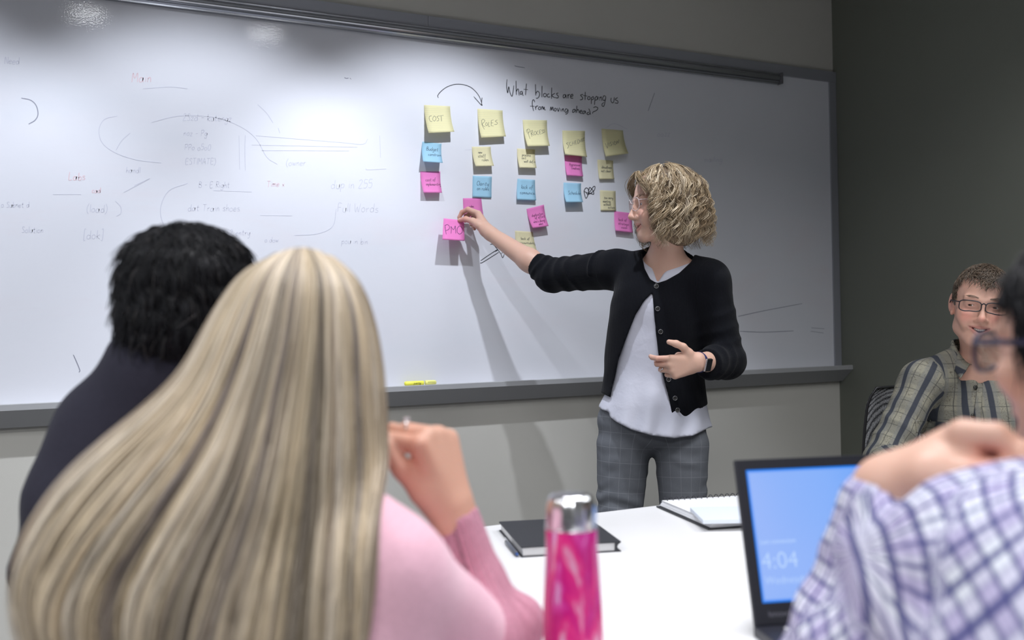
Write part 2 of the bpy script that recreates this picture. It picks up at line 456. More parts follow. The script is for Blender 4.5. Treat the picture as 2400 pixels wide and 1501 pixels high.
    def brows(s, parent, col, n=70, thick=.0006, z0=.021):
        st = []; cc = []
        for q in (-1, 1):
            for i in range(n):
                t = random.random(); x = q*(.014+.034*t); z = z0+.006*math.sin(t*2.4)-.004*t+random.uniform(-.0025, .0025)
                y = .0885-.14*(abs(x)-.01)-.55*max(0, abs(x)-.028)
                a = s.w(x, y, z); b = s.w(x+q*.007, y-.0012, z+random.uniform(.000, .003)); st.append((np.array([a, (a+b)/2+s.R[1]*.0008, b]), [thick*1.2, thick, thick*.3])); cc.append(np.array(col)*random.uniform(.7, 1.2))
        return tubes('eyebrows', st, M_hair, parent, 3, cc)

def hand(S, W, Y, Z, X, sc=1.0, curls=((20, 30, 15),)*4, splay=(6, 2, -2, -7), thumb=None):
    """W wrist, Y towards the fingers, Z dorsal, X thumb side"""
    Y = nrm(Y); Z = nrm(Z-np.dot(Z, Y)*Y); Xo = np.cross(Y, Z); X = Xo if np.dot(Xo, X) > 0 else -Xo
    p = lambda x, y, z: W+(X*x+Y*y+Z*z)*sc
    roots = [(.029, .083), (.0098, .088), (-.0095, .084), (-.0275, .075)]
    lens = [(.042, .026, .021), (.046, .029, .022), (.042, .027, .022), (.033, .020, .019)]
    S.cap(p(.010, -.01, 0), p(-.010, -.01, 0), .0205*sc, .0205*sc, .012)
    for (rx, ry) in roots: S.cap(p(rx*.45, .012, 0), p(rx, ry, .001), .0165*sc, .0118*sc, .012*sc)
    S.cap(p(.016, .02, -.008), p(.028, .05, -.012), .0155*sc, .0125*sc, .012*sc)
    S.cap(p(-.022, .015, -.007), p(-.026, .05, -.008), .013*sc, .011*sc, .012*sc)
    tips = []
    for i in range(4):
        q = p(roots[i][0], roots[i][1], 0); r = [.0102, .0090, .0082, .0068]
        if i == 3: r = [v*.86 for v in r]
        a = 0; sp = math.radians(splay[i])
        for jn in range(3):
            a += math.radians(curls[i][jn])
            d = Y*math.cos(a)*math.cos(sp)+X*math.sin(sp)*math.cos(a)-Z*math.sin(a)
            q2 = q+d*lens[i][jn]*sc; S.cap(q, q2, r[jn]*sc, r[jn+1]*sc, .0035 if jn == 0 else .002); q = q2
        tips.append((q, d))
    th = thumb or [(.030, .030, -.010), (.050, .060, -.016), (.056, .090, -.020), (.056, .114, -.024)]
    S.cap(p(.012, .008, -.004), p(*th[0]), .016*sc, .0155*sc, .012*sc)
    for i in range(3): S.cap(p(*th[i]), p(*th[i+1]), [.0145, .0115, .0108][i]*sc, [.0115, .0108, .0080][i]*sc, .005)
    return p, tips
def patmap(items):
    """per-vertex cloth coordinates: along and around the nearest limb, or flat over the trunk"""
    def f(V):
        best = np.full(len(V), 9.0); out = np.zeros((len(V), 2))
        for it in items:
            if it[0] == 'limb':
                _, a, b, r, ref = it[:5]; a = np.asarray(a); ab = np.asarray(b)-a; L = np.linalg.norm(ab); t = ab/L
                x = nrm(ref-np.dot(ref, t)*t); y = np.cross(t, x); v = V-a; h = np.clip(v@t, 0, L)
                d = np.linalg.norm(v-h[:, None]*t, axis=1)-r; ang = np.arctan2(v@y, v@x)
                uv = np.stack([ang*r, v@t+(it[5] if len(it) > 5 else 0)], 1)
            else:
                _, c, r, u = it; v = V-np.asarray(c); d = np.abs(v/np.asarray(r)).max(1)*.06-.06
                uv = np.stack([v@u, v[:, 2]], 1)
            m = d < best; best = np.where(m, d, best); out[m] = uv[m]
        return out
    return f
def short_hair(parent, head, n, length, flow, col, matl=M_dark, thick=.0011, region=None, lift=.35, spread=.35, name='hair', seed=1, vary=.5):
    """many short strands rooted on the scalp, following flow(local)"""
    r = np.random.default_rng(seed); st = []; cc = []
    while len(st) < n:
        v = nrm(r.normal(size=3)); L = np.array([0, -.012, .025])+v*np.array([.077, .100, .091])
        if not region(L): continue
        nn = nrm(v/np.array([.077, .100, .091])); fl = nrm(np.array(flow(L))+r.normal(size=3)*spread); t = nrm(fl-np.dot(fl, nn)*nn)
        ln = length(L)*r.uniform(.7, 1.15); P = [L-nn*.004]; d = nrm(t+nn*lift); q = L.copy()
        for k in range(5):
            q = q+d*ln/5; d = nrm(d+t*.25-nn*.16+np.array([0, 0, -.06])); P.append(q.copy())
        P = np.array(P)*head.sc@head.R+head.c
        # keep strands outside the skull
        st.append((P, np.array([1.2, 1.2, 1.1, .9, .6, .15])*thick)); cc.append(np.array(col)*r.uniform(1-vary, 1+vary))
    return tubes(name, st, matl, parent, 3, cc)
def scalp(parent, head, col, matl, grow=.004, clip=None, name='hair_underlayer', step=.004, extra=None, rough=.0):
    S = SDF(); k = head.sc
    S.ell(head.w(0, -.012, .025), np.array([.074+grow, .097+grow, .088+grow])*k, head.R, .01)
    if extra: extra(S)
    c = head.c; rr = .17
    ax = [np.arange(c[i]-rr, c[i]+rr, step) for i in range(3)]
    def post(P, d): return np.maximum(d+rough*wob(P, 75, 77), clip(head.loc(P))*k)
    return surface(name, S, ax, matl, parent, post=post if clip else None, color=lambda V: np.repeat(np.array(col)[None], len(V), 0))
def teeth(parent, head, n=10, w=.0045, h=.0085, z=-.0640, y=.0775):
    for i in range(n):
        u = (i-(n-1)/2)*w; yy = y-9*u*u; sl = -18*u
        R = frame(head.R[1]+head.R[0]*sl, head.R[2])
        hh = h*(1-.5*abs(u)/(n*w/2))*head.sc
        t = boxm('tooth', (-w*.49*head.sc, -.003, -hh*.6), (w*.49*head.sc, .0, hh*.4), M_teeth, parent, .0009, R, head.w(u, yy, z+abs(u)*.10))
        t.data.polygons.foreach_set('use_smooth', np.ones(len(t.data.polygons), dtype=bool))
def glasses(parent, head, matl, lens_mat, hw=.0265, hh=.017, y=.098, zc=-.003, rad=.0016, boxy=4.0, temple_to=(-.078, -.01, .004), name='glasses', bridge_z=.004, half_w=.033):
    g = None
    for q in (-1, 1):
        a = np.linspace(0, 2*math.pi, 33); pts = []
        for t in a:
            cx = np.sign(math.cos(t))*abs(math.cos(t))**(2/boxy); sy = np.sign(math.sin(t))*abs(math.sin(t))**(2/boxy)
            x = cx*hw; z = sy*hh*(1-.12*(cx*q < 0)*(sy < 0)); X = q*half_w+x
            pts.append(head.w(X, y-2.6*X*X, zc+z))
        P = np.array(pts)
        if g is None: g = tubes(name, [(P, rad*head.sc)], matl, parent, 6); rim = g
        else: rim = tubes('rim', [(P, rad*head.sc)], matl, g, 6)
        c = P[:-1].mean(0); V = np.vstack([P[:-1], c[None]]); n = len(P)-1
        F = [(i, (i+1) % n, n) for i in range(n)]
        V2 = V-head.R[1]*.0008; F2 = [(b+n+1, a_+n+1, c_+n+1) for a_, b, c_ in F]
        mesh('lens', np.vstack([V, V2]), F+F2, lens_mat, g, True)
        xo = q*(half_w+hw)
        tp = catmull([head.w(xo, y-2.6*xo*xo, zc+hh*.55), head.w(q*(half_w+hw+.006), y-.022, zc+hh*.55), head.w(q*.078, .03, zc+hh*.5), head.w(q*.081, -.012, zc+.006), head.w(q*.080, -.03, zc-.022)], 5)
        tubes('temple_arm', [(tp, rad*1.15*head.sc)], matl, g, 6)
    br = catmull([head.w(-(half_w-hw)*1.0, y-.0003, bridge_z), head.w(0, y+.003, bridge_z+.004), head.w((half_w-hw)*1.0, y-.0003, bridge_z)], 5)
    tubes('bridge', [(br, rad*1.1*head.sc)], matl, g, 6)
    return g
# ================================================================== the room
XR = 3.435                                  # corner of the board wall and the right wall
def paint(name, col, rough=.75):
    m = mat(name, col, rough); g = NT(m); n = g.noise(g.obj(), 2.2, 4)
    g.base(g.mix(n, tuple(c*.93 for c in col), tuple(c*1.06 for c in col)))
    g.b.inputs['Specular IOR Level'].default_value = .25
    g.bump(g.noise(g.obj(), 420, 3, .6), .22, .0012); return m
M_wallA = paint('warm_grey_wall_paint', (.60, .585, .54)); M_wallB = paint('olive_grey_wall_paint', (.185, .195, .165))
M_ceil = paint('ceiling_white', (.55, .55, .54)); M_side = paint('plain_wall_paint', (.30, .30, .29))
M_floor = mat('carpet', (.12, .125, .13), .95); _g = NT(M_floor)
_g.base(_g.mix(_g.noise(_g.obj(), 260, 3), (.07, .075, .08), (.19, .19, .2))); _g.bump(_g.noise(_g.obj(), 500, 2), .6, .003)
X0, Y0 = -3.2, -5.6
struct(boxm('wall_back', (X0-.1, 0, 0), (XR+.1, .1, CEIL), M_wallA))
struct(boxm('wall_right', (XR, Y0, 0), (XR+.1, 0, CEIL), M_wallB))
struct(boxm('wall_left', (X0-.1, Y0, 0), (X0, 0, CEIL), M_side))
struct(boxm('wall_front', (X0-.1, Y0-.1, 0), (XR+.1, Y0, CEIL), M_side))
struct(boxm('floor', (X0-.1, Y0-.1, -.05), (XR+.1, .1, 0), M_floor))
struct(boxm('ceiling', (X0-.1, Y0-.1, CEIL), (XR+.1, .1, CEIL+.05), M_ceil))
M_base = mat('baseboard_grey', (.10, .10, .10), .5)
struct(boxm('baseboard_back', (X0, -.012, 0), (XR-.012, 0, .1), M_base, bevel=.003))
struct(boxm('baseboard_right', (XR-.012, Y0, 0), (XR, -.0, .1), M_base, bevel=.003))

# ceiling downlights whose images show as two speckled patches high on the board
M_lamp = mat('lamp_glow', (1, 1, 1), .5); M_lamp.node_tree.nodes['Principled BSDF'].inputs['Emission Color'].default_value = (.93, .95, 1, 1)
M_lamp.node_tree.nodes['Principled BSDF'].inputs['Emission Strength'].default_value = 26
M_trim = mat('white_trim', (.8, .8, .8), .4)
for x, y in ((.455, -1.87), (1.303, -1.84)):
    dl = thing('downlight', 'small round recessed ceiling downlight, '+('the left one' if x < 1 else 'the right one')+' of the pair above the board', 'light', 'recessed ceiling downlights')
    lathe('trim_ring', [(.088, 0), (.105, 0), (.107, -.004), (.105, -.007), (.088, -.006), (.086, 0)], M_trim, dl, (x, y, CEIL))
    lathe('lamp_face', [(0, -.002), (.084, -.002), (.086, 0), (0, 0)], M_lamp, dl, (x, y, CEIL)); settle(dl, (x, y, CEIL))

# ================================================================== whiteboard
BX0 = -2.3
ZB, ZT = 1.0, 2.285
M_board = mat('whiteboard_enamel', (.8, .81, .85), .3); g = NT(M_board); o_ = g.obj()
st = g.scale(o_, (1.1, 1, 3.2))
n1 = g.ramp(g.noise(st, 1.4, 5, .62, .8), [(.48, (0, 0, 0)), (.78, (1, 1, 1))])
n2 = g.ramp(g.noise(g.scale(o_, (.9, 1, 2.4)), 1.9, 4, .6, .4), [(.50, (0, 0, 0)), (.85, (1, 1, 1))])
s_ = g.sep(o_)
zmask = g.math('SUBTRACT', 1.0, g.math('MULTIPLY', g.math('ABSOLUTE', g.math('SUBTRACT', s_[2], 1.5)), 2.2)); zmask = g.math('MAXIMUM', zmask, 0.0)
xl = g.math('LESS_THAN', s_[0], 1.3)
c = g.mix(g.math('MULTIPLY', g.math('MULTIPLY', n1, zmask), .28), (.765, .775, .835), (.80, .62, .64))
c = g.mix(g.math('MULTIPLY', n2, .22), c, (.60, .68, .76))
scr = g.ramp(g.noise(g.scale(o_, (8, 1, 60)), 3, 3, .7), [(.60, (0, 0, 0)), (.72, (1, 1, 1))])
c = g.mix(g.math('MULTIPLY', scr, .05), c, (.45, .45, .5)); g.base(c)
g.b.inputs['Roughness'].default_value = .5; g.b.inputs['Specular IOR Level'].default_value = .12
g.b.inputs['Coat Weight'].default_value = .45; g.b.inputs['Coat Roughness'].default_value = .03
bp = g.n('ShaderNodeBump'); bp.inputs['Strength'].default_value = .06; bp.inputs['Distance'].default_value = .002
g.l(g.noise(o_, 190, 2), bp.inputs['Height']); g.l(bp.outputs[0], g.b.inputs['Coat Normal'])
M_alu = mat('grey_aluminium', (.36, .37, .41), .42, .3); M_alu2 = mat('satin_aluminium', (.40, .41, .44), .26, .85); M_tray = mat('tray_aluminium', (.43, .435, .45), .5, .1)
board = thing('whiteboard', 'long wall-mounted whiteboard with grey metal frame, map rail and tray', 'whiteboard')
boxm('writing_panel', (BX0, -.012, ZB-.005), (3.394, -.001, ZT+.01), M_board, board)
def prism(name, prof, x0, x1, m_, parent=None, smooth=False):
    n = len(prof); V = [(x, y, z) for x in (x0, x1) for y, z in prof]
    F = [tuple(range(n)), tuple(range(2*n-1, n-1, -1))]+[(i, (i+1) % n+0, (i+1) % n+n, i+n)[::-1] for i in range(n)]
    return mesh(name, V, F, m_, parent, smooth)
boxm('top_frame', (BX0, -.020, ZT), (1.43, -.001, 2.333), M_alu, board, .002); boxm('top_frame', (1.4305, -.020, ZT), (XR-.001, -.001, 2.333), M_alu, board, .002)
boxm('side_frame', (3.392, -.018, ZB), (XR-.001, -.001, ZT), M_alu, board, .002)
boxm('side_frame', (BX0-.04, -.018, ZB), (BX0, -.001, 2.333), M_alu, board, .002)
cv = [(-.02, 2.290), (-.030, 2.290), (-.034, 2.286), (-.034, 2.282)]+[(-.030-.012*math.sin(a), 2.268+.012*math.cos(a)) for a in np.linspace(.2, math.pi-.2, 9)]+[(-.036, 2.252), (-.030, 2.248), (-.030, 2.243), (-.013, 2.243), (-.013, 2.290)]
prism('map_rail', cv, BX0, 3.085, M_alu2, board)
boxm('rail_end_cap', (3.085, -.046, 2.241), (3.094, -.012, 2.292), mat('end_cap_plastic', (.12, .12, .13), .5), board, .004)
prism('marker_tray', [(-.001, 1.0), (-.076, 1.0), (-.080, 1.004), (-.083, 1.002), (-.083, .985), (-.078, .981), (-.020, .930), (-.001, .930)], BX0, XR-.001, M_tray, board)

# ---- strokes drawn with a felt pen: thin raised ink ribbons
M_ink = mat('black_marker_ink', (.018, .02, .03), .5); M_inkp = mat('purple_black_ink', (.09, .02, .10), .5); M_inkr = mat('dark_red_ink', (.10, .01, .06), .5); M_inkb = mat('dark_blue_ink', (.015, .04, .10), .5)
M_ghost = mat('erased_marker_haze', (.62, .63, .72), .6); M_ghost2 = mat('erased_red_haze', (.76, .60, .65), .6); M_ghost3 = mat('erased_dark_line', (.30, .31, .38), .6)
def ribbon_mesh(name, lines, wd, matl, parent=None, N=(0, -1, 0), th=.0003):
    V, F = [], []
    for P in lines:
        P = np.asarray(P, float)
        if len(P) < 2: P = np.vstack([P, P+np.array([.0015, 0, .001])])
        T = np.gradient(P, axis=0); T /= np.linalg.norm(T, axis=1)[:, None]+1e-9
        NN = np.broadcast_to(np.asarray(N, float), P.shape); S = np.cross(T, NN); S /= np.linalg.norm(S, axis=1)[:, None]+1e-9
        e = np.linspace(0, 1, len(P)); ww = wd*(.6+.4*np.minimum(1, np.minimum(e, 1-e)*8+.3))[:, None]/2
        o = len(V); n = len(P)
        for a in (P-S*ww, P+S*ww, P+S*ww+NN*th, P-S*ww+NN*th): V += list(a)
        for i in range(n-1):
            for k in range(4):
                k2 = (k+1) % 4; F.append((o+k*n+i, o+k*n+i+1, o+k2*n+i+1, o+k2*n+i))
        F.append((o, o+n, o+2*n, o+3*n)); F.append((o+n-1, o+4*n-1, o+3*n-1, o+2*n-1))
    return mesh(name, V, F, matl, parent)
def zpix(txt, ox, oy, sc):
    """'x,y x,y|x,y ...' in a zoomed crop -> lists of photo pixels"""
    return [[(ox+float(a)/sc, oy+float(b)/sc) for a, b in (q.split(',') for q in l.split())] for l in txt.split('|')]
def on_board(lines, y=-.0122, n=5): return [np.array([onwall(px, py, y) for px, py in catmull(l, n)]) for l in lines]
HEAD1 = ("62,45 55,150 60,220 75,285 92,175 112,270 150,345 172,240 180,155|220,70 222,200 226,322|226,262 250,215 266,238 276,330|325,255 298,268 300,312 325,298 331,258 336,312 352,335|405,120 395,220 388,325|355,222 430,228|"
 "562,130 564,230 568,330|568,300 598,255 634,290 625,350 592,382 572,375|678,160 676,260 676,362|735,290 706,308 712,350 742,350 755,315 735,290|805,300 776,312 772,350 800,360 822,350|848,190 846,290 845,390|905,290 852,332 905,372|965,285 932,302 965,345 950,375 910,365|"
 "1095,315 1056,322 1052,370 1084,360 1096,318 1105,382|1130,310 1133,345 1135,382|1134,342 1150,315 1170,315|1182,350 1220,335 1214,308 1185,326 1182,370 1226,380|"
 "1400,310 1356,326 1390,365 1385,398 1345,408|1440,265 1437,340 1435,410|1400,330 1475,340|1490,350 1478,385 1500,405 1525,385 1515,352 1490,350|1545,365 1546,420 1545,480|1545,382 1574,350 1590,375 1572,400 1548,405|1612,370 1606,430 1600,495|1612,382 1636,345 1656,370 1640,405 1610,410|1668,350 1662,410|1672,315 1673,318|1695,355 1695,420|1697,377 1720,355 1731,425|1800,345 1766,336 1746,385 1765,420 1790,400 1800,350 1785,450 1765,518 1736,512 1735,480 1770,450|"
 "1895,370 1890,422 1915,460 1940,438 1950,360|2010,365 1966,400 2010,428 2008,465 1955,460|"
 "548,450 538,412 516,412 506,470 515,540 530,605|468,518 545,520|560,520 564,550 568,582|566,548 586,515 610,520|630,530 612,560 630,580 655,565 650,533 630,530|675,520 670,582|672,552 690,525 700,575 715,530 722,576 742,586|"
 "820,600 835,530 847,590 865,530 880,602|905,550 890,590 915,605 930,570 905,550|945,550 965,610 985,545|1005,560 1008,610|1010,495 1011,498|1030,570 1030,615|1032,592 1050,560 1062,615|1130,575 1096,566 1080,610 1100,630 1124,600 1134,578 1135,622 1110,656 1088,655|"
 "1265,575 1226,580 1215,625 1244,620 1265,582 1276,636|1290,510 1290,570 1290,630|1290,602 1310,575 1325,600 1332,640|1345,620 1380,610 1370,590 1346,605 1350,640 1386,646|1435,600 1402,610 1396,650 1424,640 1438,606 1450,650|1510,622 1480,632 1470,660 1500,665 1520,640|1500,560 1520,610 1530,670|1580,545 1620,530 1660,550 1640,590 1578,620 1565,652|1585,695 1586,698")
W1 = on_board(zpix(HEAD1, 1180, 180, 7.507)); ribbon_mesh('headline_writing', W1, .0031, M_ink, board)
AR = "355,372 346,330 400,260 490,190 600,145 700,132 820,145 930,190 1020,270 1075,350 1108,430 1122,500|978,350 1050,430 1113,500 1132,495|1125,368 1117,430 1115,500"
ribbon_mesh('curved_arrow', on_board(zpix(AR, 980, 180, 7.507)), .0027, M_ink, board)
BF = "1145,740 1200,765 1270,782 1306,788 1300,740 1262,692 1240,682 1225,740 1218,790 1185,855 1162,800 1155,735 1180,690 1215,702 1225,755 1250,742 1298,672 1326,666 1318,720 1270,765 1210,792 1185,760 1145,738"
ribbon_mesh('scribble', on_board(zpix(BF, 1200, 340, 6.823)), .0032, M_ink, board)
L1 = "765,1415 960,1280 1160,1150|755,1468 800,1460 980,1350 1190,1215|990,1030 1060,1035 1170,1160 1240,1260 1280,1345 1320,1260|1110,1205 1170,1160|1250,1245 1280,1220"
ribbon_mesh('scribble', on_board(zpix(L1, 1050, 470, 10)), .0027, M_ink, board)
SM = [[(1206, 154), (1212, 156), (1230, 159)], [(807, 182), (812, 184), (817, 183)], [(820, 183), (823, 186)], [(1534, 218), (1528, 235), (1519, 260)], [(1730, 742), (1790, 729), (1880, 712)], [(1734, 777), (1790, 779), (1860, 776)], [(1902, 769), (1932, 771)], [(1900, 777), (1930, 781)], [(172, 832), (180, 850), (187, 868), (185, 873)], [(67, 291), (82, 282), (89, 268), (85, 248), (72, 235), (50, 230)]]
ribbon_mesh('stray_mark', on_board(SM), .0028, M_ghost3, board)
# a single-stroke hand for the notes; glyph grid: x-height 4, ascender 8, descender -4
GL = {'a': '3.4,3.6 1.6,4 .4,2.2 1,.2 2.6,.4 3.5,2.4 3.5,3.8 3.6,1 4.3,.1', 'b': '.6,8 .6,4 .6,.3|.6,2 1.8,3.8 3.4,3 3.2,.8 1.6,0 .6,.8', 'c': '3.2,3.4 2,4 .6,2.6 .8,.6 2.2,0 3.5,.6', 'd': '3.4,3 1.8,4 .4,2.4 .9,.3 2.6,.3 3.4,2|3.6,8 3.5,4 3.8,.1',
 'e': '.6,2 3.2,2.4 2.8,3.9 1.2,3.8 .4,2 1.2,.1 3.4,.5', 'f': '3.4,7.4 2.4,8 1.4,6.6 1.3,3 1,-2.6|.1,3.9 3,4', 'g': '3.4,3.5 1.6,4 .5,2.2 1.4,.4 3,1 3.5,3.6 3.4,0 2.6,-3.2 .8,-3.2 .8,-1.8', 'h': '.7,8 .7,4 .6,0|.7,2.4 2,3.9 3,3.2 3.2,0', 'i': '.7,4 .8,.2|.9,5.8 1,6', 'k': '.7,8 .6,4 .6,0|3.1,3.9 .8,2 3.3,0', 'l': '.7,8 .7,4 .9,.1',
 'm': '.5,4 .6,0|.6,2.6 1.6,4 2.3,3 2.4,0|2.4,2.6 3.5,4 4.3,3 4.6,0', 'n': '.6,4 .6,0|.6,2.5 2,4 2.9,3 3.2,0', 'o': '2,4 .5,2.8 .8,.5 2.4,0 3.6,1.6 3,3.6 2,4', 'p': '.6,4 .5,0 .4,-3.6|.6,2.6 2,4 3.4,3 2.8,.6 .8,.4', 'r': '.6,4 .7,0|.7,2.4 1.7,3.8 2.9,3.8', 's': '3,3.7 1.2,3.9 .8,2.7 2.8,1.6 2.6,.2 .4,.1', 't': '1.6,6.8 1.4,3 1.7,.1 2.8,.3|.2,4.2 3,4.4',
 'u': '.6,4 .7,.8 2,0 3.2,1 3.3,4 3.4,.1', 'v': '.3,4 1.6,.1 3,4', 'w': '.3,4 1.2,.1 2.2,3.2 3.4,.1 4.4,4', 'x': '.3,4 3,0|3,4 .3,0', 'y': '.4,4 .8,1.2 2.4,.8 3.2,4 3,-1 2,-3.6 .4,-3.2', "'": '1,8 .8,6.6', 'z': '.3,4 3,4 .4,0 3.2,0', '?': '.5,7 2,8 3.4,6.6 1.8,4 1.8,2.4|1.8,.3 1.9,.1',
 'A': '.3,0 2.2,8 4.2,0|1,3 3.6,3', 'B': '.7,8 .7,4 .6,0|.6,7.8 3.2,7.4 3,5 .8,4.4 3.8,3.4 3.6,.8 .6,0', 'C': '4,7 2.4,8 .6,5.6 .7,2 2.4,0 4.2,.9', 'E': '3.8,8 .7,8 .7,0 4,0|.7,4.2 3.3,4.2', 'M': '.4,0 .8,8 2.6,3.4 4.6,8 5.2,0', 'P': '.7,8 .6,0|.6,7.6 3.2,8 4,6 2.6,4 .7,3.8', 'O': '2.6,8 .7,6.4 .6,2 2.4,0 4.4,1.6 4.5,6 2.6,8', 'S': '3.9,7.2 2.2,8 .8,6.4 3.6,2.8 3,.3 .5,.5', 'T': '.2,8 4.6,8|2.4,8 2.3,0', 'W': '.2,8 1.4,0 2.8,5 4.2,0 5.6,8', 'I': '.8,8 .8,0', '2': '.5,6.6 2.2,8 3.4,6 .5,0 3.8,.1', '5': '3.6,8 1,8 .8,4.8 3,4.8 3.6,2 2,0 .4,.6', '4': '3,0 3,8 .3,2.6 4,2.6', '0': '2.2,8 .6,5 1,1 2.6,0 4,3 3.6,7 2.2,8', '(': '2.2,9 .6,5 .8,1 2.4,-2', ')': '.4,9 2,5 1.8,1 .2,-2', '-': '.4,3.4 3,3.6', '[': '2,9 .6,9 .6,-1 2,-1', ']': '.4,9 1.8,9 1.8,-1 .4,-1', '/': '.2,-1 3,9', 'L': '.7,8 .6,0 3.8,0', 'R': '.7,8 .6,0|.6,7.6 3.4,7.6 3.2,4.6 .7,4 3.9,0', 'F': '3.8,8 .7,8 .7,0|.7,4.4 3,4.4', 'N': '.5,0 .6,8 3.8,0 3.9,8', 'd_': ''}
def script(text, x, y, s, slant=.12, jit=.25):
    """text -> polylines in the note's own units"""
    out = []; cx = x
    for ch in text:
        if ch == ' ': cx += 3.2*s; continue
        gl = GL.get(ch) or GL.get(ch.lower()) or GL['o']; wmax = 0
        dy = random.uniform(-jit, jit)
        for l in gl.split('|'):
            P = np.array([[float(a) for a in q.split(',')] for q in l.split()]); wmax = max(wmax, P[:, 0].max())
            P[:, 1] += dy; P[:, 0] += P[:, 1]*slant
            out.append(catmull(np.stack([cx+P[:, 0]*s, y+P[:, 1]*s], 1), 4))
        cx += (wmax+.9)*s
    return out
# ---- half-erased writing that shows through on the board
def ghost_text(text, px, py, h, slope=0.0, m=0):
    ls = script(text, 0, 0, h/8, .1, .4)
    return [np.array([onwall(px+p[0], py-p[1]+slope*p[0], -.0122) for p in l]) for l in ls]
G1 = on_board([[(275, 272), (245, 280), (232, 305), (240, 335), (270, 358), (320, 375), (378, 382)], [(355, 287), (420, 272), (500, 275), (560, 295), (600, 325), (625, 368), (650, 385)], [(305, 312), (285, 330), (272, 352)], [(440, 430), (395, 448), (376, 490), (385, 530), (405, 548)], [(788, 490), (780, 530), (745, 548), (690, 552)],
 [(575, 317), (574, 350), (575, 400)], [(600, 318), (700, 326), (800, 334), (850, 338), (862, 326)], [(590, 340), (700, 342), (838, 345)], [(612, 353), (700, 353), (818, 354)], [(890, 318), (892, 370)], [(270, 471), (283, 485), (283, 500), (273, 507)], [(124, 456), (190, 456)], [(315, 435), (352, 418)], [(290, 451), (330, 430), (350, 420)], [(500, 447), (590, 450)], [(610, 505), (685, 506)], [(1120, 350), (1090, 352)], [(1420, 300), (1440, 290), (1470, 303)], [(335, 208), (400, 204), (440, 208)],
 [(604, 245), (625, 265), (640, 288)], [(652, 300), (656, 312)], [(858, 395), (862, 398), (905, 396)], [(560, 318), (562, 398)]])
ribbon_mesh('faded_drawing', G1, .0022, M_ghost, board)
G2 = []
for t, px, py, h, sl in [('2Szd - kutengz', 428, 282, 16, .02), ('noz - PG', 430, 318, 14, .02), ('PP, 15.0', 432, 352, 14, 0), ('ESTIMATE)', 434, 385, 14, 0), ('(owner', 670, 388, 15, 0), ('dup in 255', 775, 442, 20, -.01), ('Full Words', 790, 497, 20, 0),
 ('B - E Right', 465, 440, 14, 0), ('dat Train shoes', 440, 495, 16, 0), ('Handl', 295, 405, 14, 0), ('o Subnet d', 2, 486, 13, 0), ('(load)', 202, 498, 18, 0), ('Need', 10, 150, 16, 0), ('[D1K]', 195, 560, 20, 0), ('12 entry', 530, 552, 14, 0), ('1 dow', 620, 568, 12, 0), ('pou in bin', 800, 572, 14, 0), ('Solution', 50, 545, 14, 0), ('Jazz', 1540, 320, 14, 0), ('f n', 1500, 480, 16, 0), ('mailing', 1650, 380, 14, 0)]:
    G2 += ghost_text(t, px, py, h, sl)
ribbon_mesh('faded_writing', G2, .0020, M_ghost, board)
G3 = ghost_text('Main', 308, 192, 22)+ghost_text('Labs', 160, 422, 18)+ghost_text('cad', 215, 452, 12)+ghost_text('Time x', 625, 438, 14)
ribbon_mesh('faded_red_writing', G3, .0028, M_ghost2, board)
for o_s in board.children:
    if o_s.name.split('.')[0] in ('headline_writing', 'faded_writing', 'faded_drawing', 'faded_red_writing', 'stray_mark', 'scribble', 'curved_arrow'): o_s['kind'] = 'stuff'
settle(board, (.6, 0, 1.0))

# ================================================================== sticky notes
def paper(name, col, lined=False, trans=.25):
    m = mat(name, col, .75); g = NT(m); b = g.b
    b.inputs['Specular IOR Level'].default_value = .15
    if lined:
        u = g.sep(g.attr('pat').outputs['Vector'])
        ln = stripe(g, u[1], .0078, .07, .3); c = g.mix(g.math('MULTIPLY', ln, .55), col, (.55, .60, .45))
    else: c = g.mix(g.noise(g.obj(), 30, 2), col, tuple(x*.95 for x in col))
    g.base(c)
    tr = g.n('ShaderNodeBsdfTranslucent'); g.l(c, tr.inputs[0]); mx = g.n('ShaderNodeMixShader'); mx.inputs[0].default_value = trans
    out = g.t.nodes['Material Output']; g.l(b.outputs[0], mx.inputs[1]); g.l(tr.outputs[0], mx.inputs[2]); g.l(mx.outputs[0], out.inputs[0]); return m
P_lined = paper('lined_yellow_paper', (.94, .89, .56), True); P_yel = paper('cream_yellow_paper', (.92, .86, .58)); P_blue = paper('pale_blue_paper', (.46, .76, .94)); P_pink = paper('bright_pink_paper', (.94, .30, .68))
